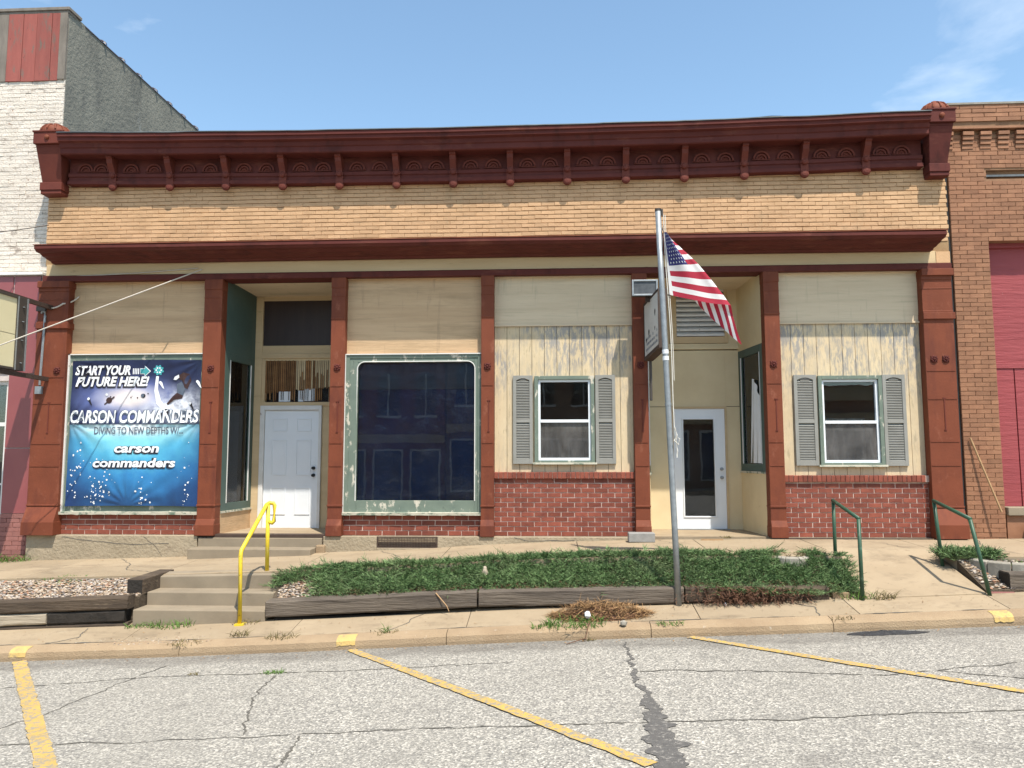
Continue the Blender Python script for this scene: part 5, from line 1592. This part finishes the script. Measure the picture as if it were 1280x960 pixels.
# ------------------------------------------------------------------ timbers, beds
def tie(x0, x1, zt0, zt1, h, y0, y1, m_, label, end=None, group='landscape timbers', seed=0):
    n = 26
    mb = MB()
    vs_ = []
    for i in range(n):
        t = i / (n - 1)
        x = x0 + (x1 - x0) * t
        zt = zt0 + (zt1 - zt0) * t
        e = lambda k: .007 * fbm(x * 2.3, k + seed, 1.0) + .004 * fbm(x * 11, k * 2.2 + seed)
        vs_ += [(x, y0 + e(1) + .012, zt - h + e(2)), (x, y0 + e(3), zt - h + .02), (x, y0 + e(4), zt - .022), (x, y0 + .02, zt + e(5)), (x, y1 - .02, zt + e(6)), (x, y1 + e(7), zt - .02), (x, y1, zt - h)]
    q = 7
    fs_ = [(i * q + j, i * q + (j + 1) % q, (i + 1) * q + (j + 1) % q, (i + 1) * q + j) for i in range(n - 1) for j in range(q)] + [tuple(range(q)), tuple((n - 1) * q + j for j in range(q))]
    o = mb.add(vs_, fs_).build('landscape_timber', m_, label=label, cat='timber', group=group)
    if end:
        x, dx = end
        zt = zt0 if x == x0 else zt1
        MB().box(x - .008, x + .008, y0 + .012, y1 - .012, zt - h + .015, zt - .015).build('sawn_end', M['tie_end'], o)
    return o
tie(-9.3, -5.22, -.72, -.535, .155, -2.36, -2.17, M['tie'], 'topmost long brown timber edging the gravel left of the steps', seed=1)
tie(-9.3, -6.25, -.90, -.748, .135, -2.35, -2.17, M['tie_pale'], 'pale bleached timber below the topmost one at left edge', seed=2)
tie(-6.235, -5.26, -.745, -.70, .145, -2.345, -2.17, M['tie_end'], 'short black tarred timber next to the bottom step', seed=3)
tie(-9.3, -5.22, -1.03, -.85, .14, -2.34, -2.17, M['tie'], 'lowest dark timber at the left, resting on the sidewalk', seed=4)
o = MB().hexa([(-5.37, -2.12, -.56), (-5.16, -2.12, -.56), (-5.10, -1.45, -.53), (-5.30, -1.45, -.53), (-5.37, -2.12, -.365), (-5.16, -2.12, -.365), (-5.10, -1.45, -.335), (-5.30, -1.45, -.335)])
o = o.build('landscape_timber', M['tie'], bevel=.01, label='short timber lying end-on beside the top concrete step', cat='timber', group='landscape timbers')
MB().box(-5.36, -5.17, -2.128, -2.112, -.55, -.375).build('sawn_end', M['tie_end'], o)
tie(-3.49, -.93, -.575, -.43, .195, -2.38, -2.16, M['tie_grey'], 'long grey timber from the yellow handrail, below the juniper', end=(-3.49, 1), seed=5)
tie(-.905, 1.52, -.43, -.372, .19, -2.37, -2.16, M['tie_grey'], 'middle grey timber below the juniper behind the dead grass pile', seed=6)
tie(1.54, 3.2, -.372, -.36, .185, -2.36, -2.16, M['tie'], 'dark timber under the overhanging juniper right of the flag pole', seed=7)
tie(-3.4, 3.2, -.77, -.565, .12, -2.33, -2.15, M['tie_end'], 'dark strip for the dirt and shadow gap under the grey juniper bed timbers', seed=8)  # near-black strip: dirt and shade under the timbers put into its colour
tie(5.27, 7.6, -.185, -.12, .22, -2.33, -2.1, M['tie_grey'], 'grey timber in front of the round planter at right edge', end=(5.27, 1), seed=9)
MB().box(3.25, 3.45, -2.33, -2.2, -.56, -.425).build('paving_brick', M['kerb'], bevel=.01, label='worn tan concrete brick beside the dead juniper end', cat='brick')
MB().box(5.03, 5.30, -2.36, -2.25, -.46, -.40).build('paving_brick', M['pink_brick'], bevel=.008, label='red paver lying flat at the foot of the leaning green handrail', cat='brick')

def zBc(x, y):
    zt = lin(x, [-3.5, -.9, 1.4, 3.5], [-.62, -.47, -.42, -.42])
    t = min(1, max(0, (y + 2.2) / .55))
    return zt * (1 - t) + (zU(x, -1.65) - .02) * t
patch(-3.5, 3.6, -2.2, -1.2, lambda x, y: min(zBc(x, y), zU(x, y) - .03) if y > -1.7 else zBc(x, y), .3, 60, 12).build('planting_bed', M['soil'], kind='structure')
def zBl(x, y):
    t = (y + 2.2) / .5
    return lin(x, [-9.3, -5.2], [-.76, -.57]) * (1 - t) + (zU(x, -1.7) - .03) * t
patch(-9.3, -5.16, -2.2, -1.69, zBl, .3, 30, 6).build('gravel_bed', M['soil'], kind='structure')
def zBr(x, y):
    t = (y + 2.34) / .7
    return (zL(x, -2.3) + .02) * (1 - t) + (zU(x, -1.65) - .02) * t
patch(4.99, 9.0, -2.34, -1.69, zBr, .4, 30, 6).build('gravel_bed', M['soil'], kind='structure')

OCT = np.array([(1, 0, 0), (.5, .87, 0), (-.5, .87, 0), (-1, 0, 0), (-.5, -.87, 0), (.5, -.87, 0), (0, 0, .8), (0, 0, -.8)], float)
OCF = [(0, 1, 6), (1, 2, 6), (2, 3, 6), (3, 4, 6), (4, 5, 6), (5, 0, 6), (1, 0, 7), (2, 1, 7), (3, 2, 7), (4, 3, 7), (5, 4, 7), (0, 5, 7)]
def pebbles(name, n, x0, x1, y0, y1, zfn, s0, s1, label, keep=lambda x, y: True):
    mb = MB()
    for k in range(n):
        x, y = random.uniform(x0, x1), random.uniform(y0, y1)
        if not keep(x, y):
            continue
        s = random.uniform(s0, s1)
        a = random.uniform(0, 6.28)
        R_ = np.array(Matrix.Rotation(a, 3, 'Z') @ Matrix.Rotation(random.uniform(-.6, .6), 3, 'X'))
        p = (OCT * np.array([1.25, .85, .6]) * s * (1 + rng.uniform(-.22, .22, (8, 1)))) @ R_.T + np.array([x, y, zfn(x, y) + s * .25])
        mb.add(p.tolist(), OCF)
    mb.build(name, M['pebble'], kind='stuff', label=label, cat='gravel')
pebbles('gravel', 3600, -8.2, -5.2, -2.18, -1.72, zBl, .012, .026, 'mixed tan pebbles filling the bed left of the steps')
pebbles('gravel', 1300, 5.02, 6.8, -2.32, -1.72, zBr, .014, .028, 'mixed tan pebbles right of the ramp')
pebbles('gravel', 500, -3.45, -2.85, -2.2, -1.85, zBc, .012, .024, 'pale pebbles in bare patch at the juniper end by steps')
pebbles('gravel', 500, -5.6, -3.9, -2.95, -2.75, lambda x, y: zL(x, y) - .004, .004, .011, 'fine dark grit spilled on the lower sidewalk', lambda x, y: random.random() < math.exp(-((x + 4.6) / .6) ** 2))

# ---- juniper
def blades(n_sprig, sample, zfn, blades_per, L, wid, updir, flat_=.5):
    out = []
    while len(out) < n_sprig:
        x, y, h, dx, dy = sample()
        if x is None:
            continue
        out.append((x, y, zfn(x, y) + h, dx, dy))
    P = np.array(out)
    n = len(P)
    az = np.arctan2(P[:, 4], P[:, 3])
    el = rng.uniform(.05, .95, n) * updir
    d = np.stack([np.cos(az) * np.cos(el), np.sin(az) * np.cos(el), np.sin(el)], 1)
    base = P[:, :3]
    Ls = rng.uniform(.6, 1.3, n) * L
    tris = []
    for k in range(blades_per):
        t = k / blades_per
        b = base + d * (Ls * t)[:, None]
        b[:, 2] -= (Ls * t * t * .25)
        side = rng.normal(0, 1, (n, 3))
        dd = d + side * flat_ * .75
        dd /= np.linalg.norm(dd, axis=1)[:, None]
        l = Ls * rng.uniform(.32, .55, n)
        w = np.cross(dd, rng.normal(0, 1, (n, 3)))
        w /= np.linalg.norm(w, axis=1)[:, None] + 1e-9
        w *= wid
        tris.append(np.stack([b - w, b + w, b + dd * l[:, None] + w * .35, b + dd * l[:, None] - w * .35], 1))
    return np.concatenate(tris).reshape(-1, 3)

def jun_mask(x, y):
    """height of the juniper cushion above the bed, zero outside"""
    yb = lin(x, [-3.55, -3.2, -2.6, -1.6, 3.0, 3.5], [-1.68, -1.62, -1.50, -1.42, -1.42, -1.6])
    yf = lin(x, [-3.55, -3.1, -3.0, -2.6, -1.5, 1.5, 2.2, 3.0, 3.5, 3.65], [-1.95, -1.8, -2.22, -2.25, -2.23, -2.25, -2.42, -2.42, -2.3, -2.1])
    if x < -3.6 or x > 3.66 or y > yb or y < yf:
        return 0
    e = min((yb - y) / .25, (y - yf) / .16, (x + 3.6) / .3, (3.66 - x) / .3, 1)
    if (x - 2.99) ** 2 + (y + 1.62) ** 2 < .20 ** 2:
        return 0
    return max(0, e) ** .5 * max(.006, .050 + .07 * fbm(x * 1.1, y * 2.0) + .05 * fbm(x * 3.3, y * 3.6)) + .001
def zJ(x, y):
    if y > -1.7:
        return zU(x, y)
    return zBc(x, max(y, -2.2))
def s_green():
    x, y = random.uniform(-3.6, 3.66), random.uniform(-2.45, -1.18)
    h = jun_mask(x, y)
    if h <= 0.006:
        return None, 0, 0, 0, 0
    if 1.5 < x < 3.0 and y < -2.17 and random.random() < .30:
        return None, 0, 0, 0, 0
    a = random.gauss(-math.pi / 2, 1.5)
    return x, y, h * random.uniform(.25, 1.0) ** .6 - .01, math.cos(a), math.sin(a)
vt = np.concatenate([blades(10000, s_green, zJ, 8, .075, .0030, .8), blades(6500, s_green, zJ, 9, .115, .0036, .8), blades(300, s_green, zJ, 14, .20, .0038, .7, .35)])
fast_mesh('juniper', vt, 4, M['leaf'], kind='stuff', label='low spreading green juniper hedge filling the bed below the shop fronts', cat='juniper')
def s_dead():
    x, y = random.gauss(2.28, .36), random.uniform(-2.44, -2.15)
    if not (1.0 < x < 3.0):
        return None, 0, 0, 0, 0
    a = random.gauss(-math.pi / 2, .6)
    return x, y, random.uniform(-.10, .07), math.cos(a), math.sin(a)
vt = blades(650, s_dead, zJ, 7, .12, .004, -.5)
fast_mesh('dead_juniper', vt, 4, M['leaf_dead'], kind='stuff', label='reddish brown dead juniper hanging over the timber right of the pole', cat='juniper')
def s_under():
    x, y = random.uniform(-2.95, 3.4), random.uniform(-2.24, -2.1)
    a = random.gauss(-math.pi / 2, .9)
    return x, y, random.uniform(-.02, .06), math.cos(a), math.sin(a)
vt = blades(1200, s_under, zJ, 5, .08, .004, .1)
fast_mesh('juniper_litter', vt, 4, M['leaf_dead'], kind='stuff', label='brown dead sprigs along the underside of the juniper', cat='juniper')
def s_rj():
    x, y = random.uniform(4.86, 5.5), random.uniform(-1.75, -1.42)
    if (x - 5.0) ** 2 / .5 + (y + 1.6) ** 2 / .05 > 1 and x < 5.0:
        return None, 0, 0, 0, 0
    a = random.gauss(-math.pi / 2, 1.6)
    return x, y, random.uniform(0, .09), math.cos(a), math.sin(a)
vt = blades(1100, s_rj, lambda x, y: zU(x, y) - .04, 7, .11, .0042, .9)
fast_mesh('juniper', vt, 4, M['leaf'], kind='stuff', label='small green juniper between the leaning handrail and round planter', cat='juniper')

def tuft(x, y, zfn, r_, h, n, m_, label, name='weed_tuft', lean=.6):
    tri = []
    for k in range(n):
        a, q = random.uniform(0, 6.28), r_ * math.sqrt(random.random())
        bx, by = x + q * math.cos(a) * 1.5, y + q * math.sin(a) * .6
        b0 = np.array([bx, by, zfn(bx, by) - .004])
        dr = np.array([random.gauss(0, lean), random.gauss(0, lean), 1.0])
        dr /= np.linalg.norm(dr)
        L_ = h * random.uniform(.45, 1.1)
        w = np.cross(dr, np.array([random.gauss(0, 1), random.gauss(0, 1), 0]))
        w = w / (np.linalg.norm(w) + 1e-6) * .004
        mid = b0 + dr * L_ * .55
        tip = b0 + dr * L_ + np.array([dr[0], dr[1], -.35]) * L_ * .35
        tri += [b0 - w, b0 + w, mid + w * .9, mid - w * .9, mid - w * .9, mid + w * .9, tip + w * .15, tip - w * .15]
    return fast_mesh(name, np.array(tri), 4, m_, label=label, cat='weed', group='weeds')
tuft(-4.66, -2.40, zL, .20, .13, 130, M['grass'], 'bright green weed at the foot of the bottom concrete step')
tuft(-5.08, -2.40, zL, .10, .09, 45, M['grass'], 'small weed in the corner between timbers and bottom step')
tuft(-3.72, -2.4, zL, .12, .08, 60, M['dry_weed'], 'dull weed around the foot of the yellow handrail')
tuft(.22, -2.92, zL, .24, .13, 190, M['grass'], 'large green weed clump on the kerb before the dead grass pile')
tuft(-.12, -2.95, zL, .12, .07, 70, M['grass'], 'low green weed left of the large kerb clump')
tuft(1.27, -2.98, zL, .10, .06, 60, M['grass'], 'small weed on the kerb at the middle yellow line end')
tuft(-1.95, -2.9, zL, .14, .05, 30, M['dry_weed'], 'thin weed in the sidewalk joint below the grey timber')
tuft(-1.9, -2.9, zL, .03, .14, 14, M['grass'], 'single upright weed sprig in the sidewalk joint')
tuft(-3.62, -2.82, zL, .08, .12, 40, M['dry_weed'], 'dry weed on the kerb in front of the yellow handrail')
tuft(-3.1, -2.92, zL, .12, .09, 55, M['dry_weed'], 'spreading dry weed left of the second yellow kerb mark')
tuft(-4.2, -2.97, zL, .14, .06, 50, M['dry_weed'], 'olive weed in the kerb joint below the steps')
tuft(-2.8, -3.95, zR, .09, .06, 60, M['grass'], 'green weed growing in a crack of the parking area')
tuft(-3.63, -3.88, zR, .05, .04, 25, M['dry_weed'], 'tiny grey weed in the road crack at left')
tuft(-8.35, -.1, zU, .20, .17, 110, M['grass'], 'green weeds at the foot of the maroon tile pier')
tuft(-6.45, -1.75, zBl, .22, .06, 110, M['grass'], 'flat green weed in the left gravel bed')
tuft(3.52, -2.35, zL, .13, .14, 90, M['grass'], 'leafy weed at the foot of the first green handrail')
tuft(3.80, -2.42, zL, .08, .16, 45, M['dry_weed'], 'dry weed sprig at the bottom of the ramp')
tuft(3.1, -2.98, zL, .10, .04, 40, M['dry_weed'], 'low weed in the kerb crack above the tar patch')
tuft(2.35, -2.42, zL, .06, .05, 20, M['dry_weed'], 'small dry weed below the dead juniper')
tuft(.36, -3.08, zR, .05, .06, 25, M['dry_weed'], 'small weed in the gutter below the large kerb clump')
tuft(2.55, -.04, lambda x, y: -.03, .06, .05, 40, M['dry_weed'], 'small dry weed in front of the glass door')

# ---- dead grass pile and litter
tri = []
for k in range(2600):
    a, q = random.uniform(0, 6.28), math.sqrt(random.random())
    px, py = .52 + .60 * q * math.cos(a), -2.62 + .22 * q * math.sin(a)
    h = .17 * (1 - q * q) * random.random() ** .5 * (1 + .4 * fbm(px * 4, py * 4))
    b0 = np.array([px, py, zL(px, py) + h + .004])
    d = np.array([random.gauss(0, 1), random.gauss(0, .8), random.gauss(0, .28)])
    d /= np.linalg.norm(d)
    L_ = random.uniform(.03, .13)
    w = np.cross(d, np.array([0.2, 0, 1.0])) * random.uniform(.002, .0055)
    tri += [b0 - w, b0 + w, b0 + d * L_ + w * .6, b0 + d * L_ - w * .6]
tri = np.array(tri)
for i in range(len(tri)):
    tri[i, 2] = max(tri[i, 2], zL(tri[i, 0], tri[i, 1]) + .003)
fast_mesh('dead_grass_pile', tri, 4, M['straw'], kind='stuff', label='heap of dry straw and pulled weeds on the lower sidewalk', cat='dead grass')
MB().grid(lambda u, v: (.52 + 1.1 * (u - .5), -2.62 + .42 * (v - .5), zL(.52 + 1.1 * (u - .5), -2.62 + .42 * (v - .5)) + .085 * max(0, 1 - 4 * (u - .5) ** 2 - 4 * (v - .5) ** 2) * (1 + .5 * fbm(u * 5, v * 5)) - .004), 30, 14).build('compost_heap', M['leaf_dead'], kind='stuff', label='dark rotted core of the straw heap', cat='dead grass')
def crumple(x, y, z, r_, m_, label, sx=1, sz=1):
    mb = MB()
    mb.lathe((x, y, z), [(.001, 0), (r_ * .7, .1 * r_), (r_, .6 * r_), (r_ * .9, 1.2 * r_), (r_ * .5, 1.7 * r_), (.001, 1.8 * r_)], 9)
    mb.v = [(x + (a - x) * sx * (1 + .8 * fbm(a * 30, c * 30)), b + r_ * .3 * fbm(a * 30, b * 30), z + (c - z) * sz * (1 + .6 * fbm(b * 30, c * 30))) for a, b, c in mb.v]
    return mb.build('litter', m_, label=label, cat='litter')
crumple(.37, -2.80, zL(.37, -2.80) + .03, .042, M['paper'], 'crumpled white litter on the straw heap')
crumple(.76, -2.98, zL(.76, -2.98), .036, M['ring'], 'pale crushed cup on the kerb', 1.1, .8)
crumple(1.98, -2.45, zL(1.98, -2.45), .018, M['paper'], 'tiny white scrap on sidewalk right of the pole')
crumple(-.87, -1.92, -.34, .05, M['tie_pale'], 'pale rock lying in the juniper', .9, 1.3)
MB().tube([(.40, -2.85, zL(.4, -2.85) + .02), (.37, -3.0, zL(.37, -3.0) + .03), (.33, -3.1, zR(.33, -3.1) + .03), (.12, -3.25, zR(.12, -3.25) + .01)], .008, 6, .004).build('dry_stem', M['leaf_dead'], label='long dry reddish stem drooping over the kerb', cat='stem')
MB().tube([(-1.42, -2.38, -.46), (-1.36, -2.40, -.52), (-1.28, -2.43, -.60), (-1.25, -2.45, -.66)], .008, 6, .004).build('dry_stem', M['stick'], label='pale root stem hanging over the long grey timber', cat='stem')
for (a, b) in ((2.15, 2.47),):
    MB().box(a, b, -.16, -.13, -.062, -.04).build('lath_strip', M['stick'], label='short brown lath lying before the glass door', cat='stick')
tri = []
for k in range(900):
    zone = random.random()
    if zone < .45:
        px, py = random.uniform(-6.5, 6), -3.06 - abs(random.gauss(0, .12)); zf2 = zR
    elif zone < .75:
        px, py = random.uniform(-6.5, 6), random.uniform(-2.85, -2.42); zf2 = zL
    else:
        px, py = random.uniform(-8, 6), -.08 - abs(random.gauss(0, .25)); zf2 = zU
        if -5.5 < px < -3.4: py -= .35
    a, L_ = random.uniform(0, 6.28), random.uniform(.006, .022)
    d, w = np.array([math.cos(a), math.sin(a), .25]) * L_, np.array([-math.sin(a), math.cos(a), .1]) * L_ * random.uniform(.25, .6)
    b0 = np.array([px, py, zf2(px, py) + .008])
    tri += [b0, b0 + d * .5 + w, b0 + d, b0 + d * .5 - w]
fast_mesh('leaf_litter', np.array(tri), 4, M['straw'], kind='stuff', label='scattered dry leaf bits along the kerb and sidewalks', cat='leaf litter')
CB = MB().box(1.075, 1.455, -.36, -.17, zU(1.2, -.25), zU(1.2, -.25) + .135).build('concrete_block', M['grey_block'], bevel=.012, label='grey concrete block by the foot of the column at the right entry', cat='block')

def ring(cx, cy, R_, z0, h, n, label):
    o = empty('planter_ring', (cx, cy, z0), label, 'planter')
    for k in range(n):
        a0, a1 = 2 * math.pi * k / n + .012, 2 * math.pi * (k + 1) / n - .012
        mb = MB()
        p = []
        for rr, zz in ((R_, z0), (R_ - .11, z0), (R_ - .11, z0 + h), (R_ - .055, z0 + h + .018), (R_, z0 + h)):
            p.append((rr, zz))
        vs_ = [(cx + r_ * math.cos(a) , cy + r_ * math.sin(a), zz) for a in np.linspace(a0, a1, 4) for r_, zz in p]
        q = 5
        fs_ = [(i * q + j, i * q + (j + 1) % q, (i + 1) * q + (j + 1) % q, (i + 1) * q + j) for i in range(3) for j in range(q)] + [tuple(range(q)), tuple(3 * q + j for j in range(q))]
        mb.add(vs_, fs_).build('edging_block', M['ring'], o, bevel=.008)
    MB().lathe((cx, cy, z0), [(.001, h * .75), (R_ * .6, h * .7), (R_ - .1, h * .6)], 20).build('planter_soil', M['soil'], o)
    return o
ring(5.62, -1.76, .50, -.31, .205, 12, 'round grey concrete planter ring in the bed at right edge')
ring(2.99, -1.60, .25, -.25, .15, 9, 'small concrete ring sunk in the juniper')
tuft(5.62, -1.76, lambda x, y: -.18, .26, .10, 220, M['grass'], 'bright green growth inside the round planter')
crumple(2.80, -1.62, -.12, .045, M['leaf_dead'], 'reddish brown dead leaf clump by the small ring', 1, 1)
def s_r2():
    a, q = random.uniform(0, 6.28), .17 * math.sqrt(random.random())
    return 3.02 + q * math.cos(a), -1.6 + q * math.sin(a), random.uniform(-.02, .05), math.cos(a), math.sin(a)
vt = blades(160, s_r2, lambda x, y: -.13, 5, .06, .004, .9)
fast_mesh('dried_plant', vt, 4, M['dry_weed'], kind='stuff', label='dried dull plant filling the small ring', cat='plant')
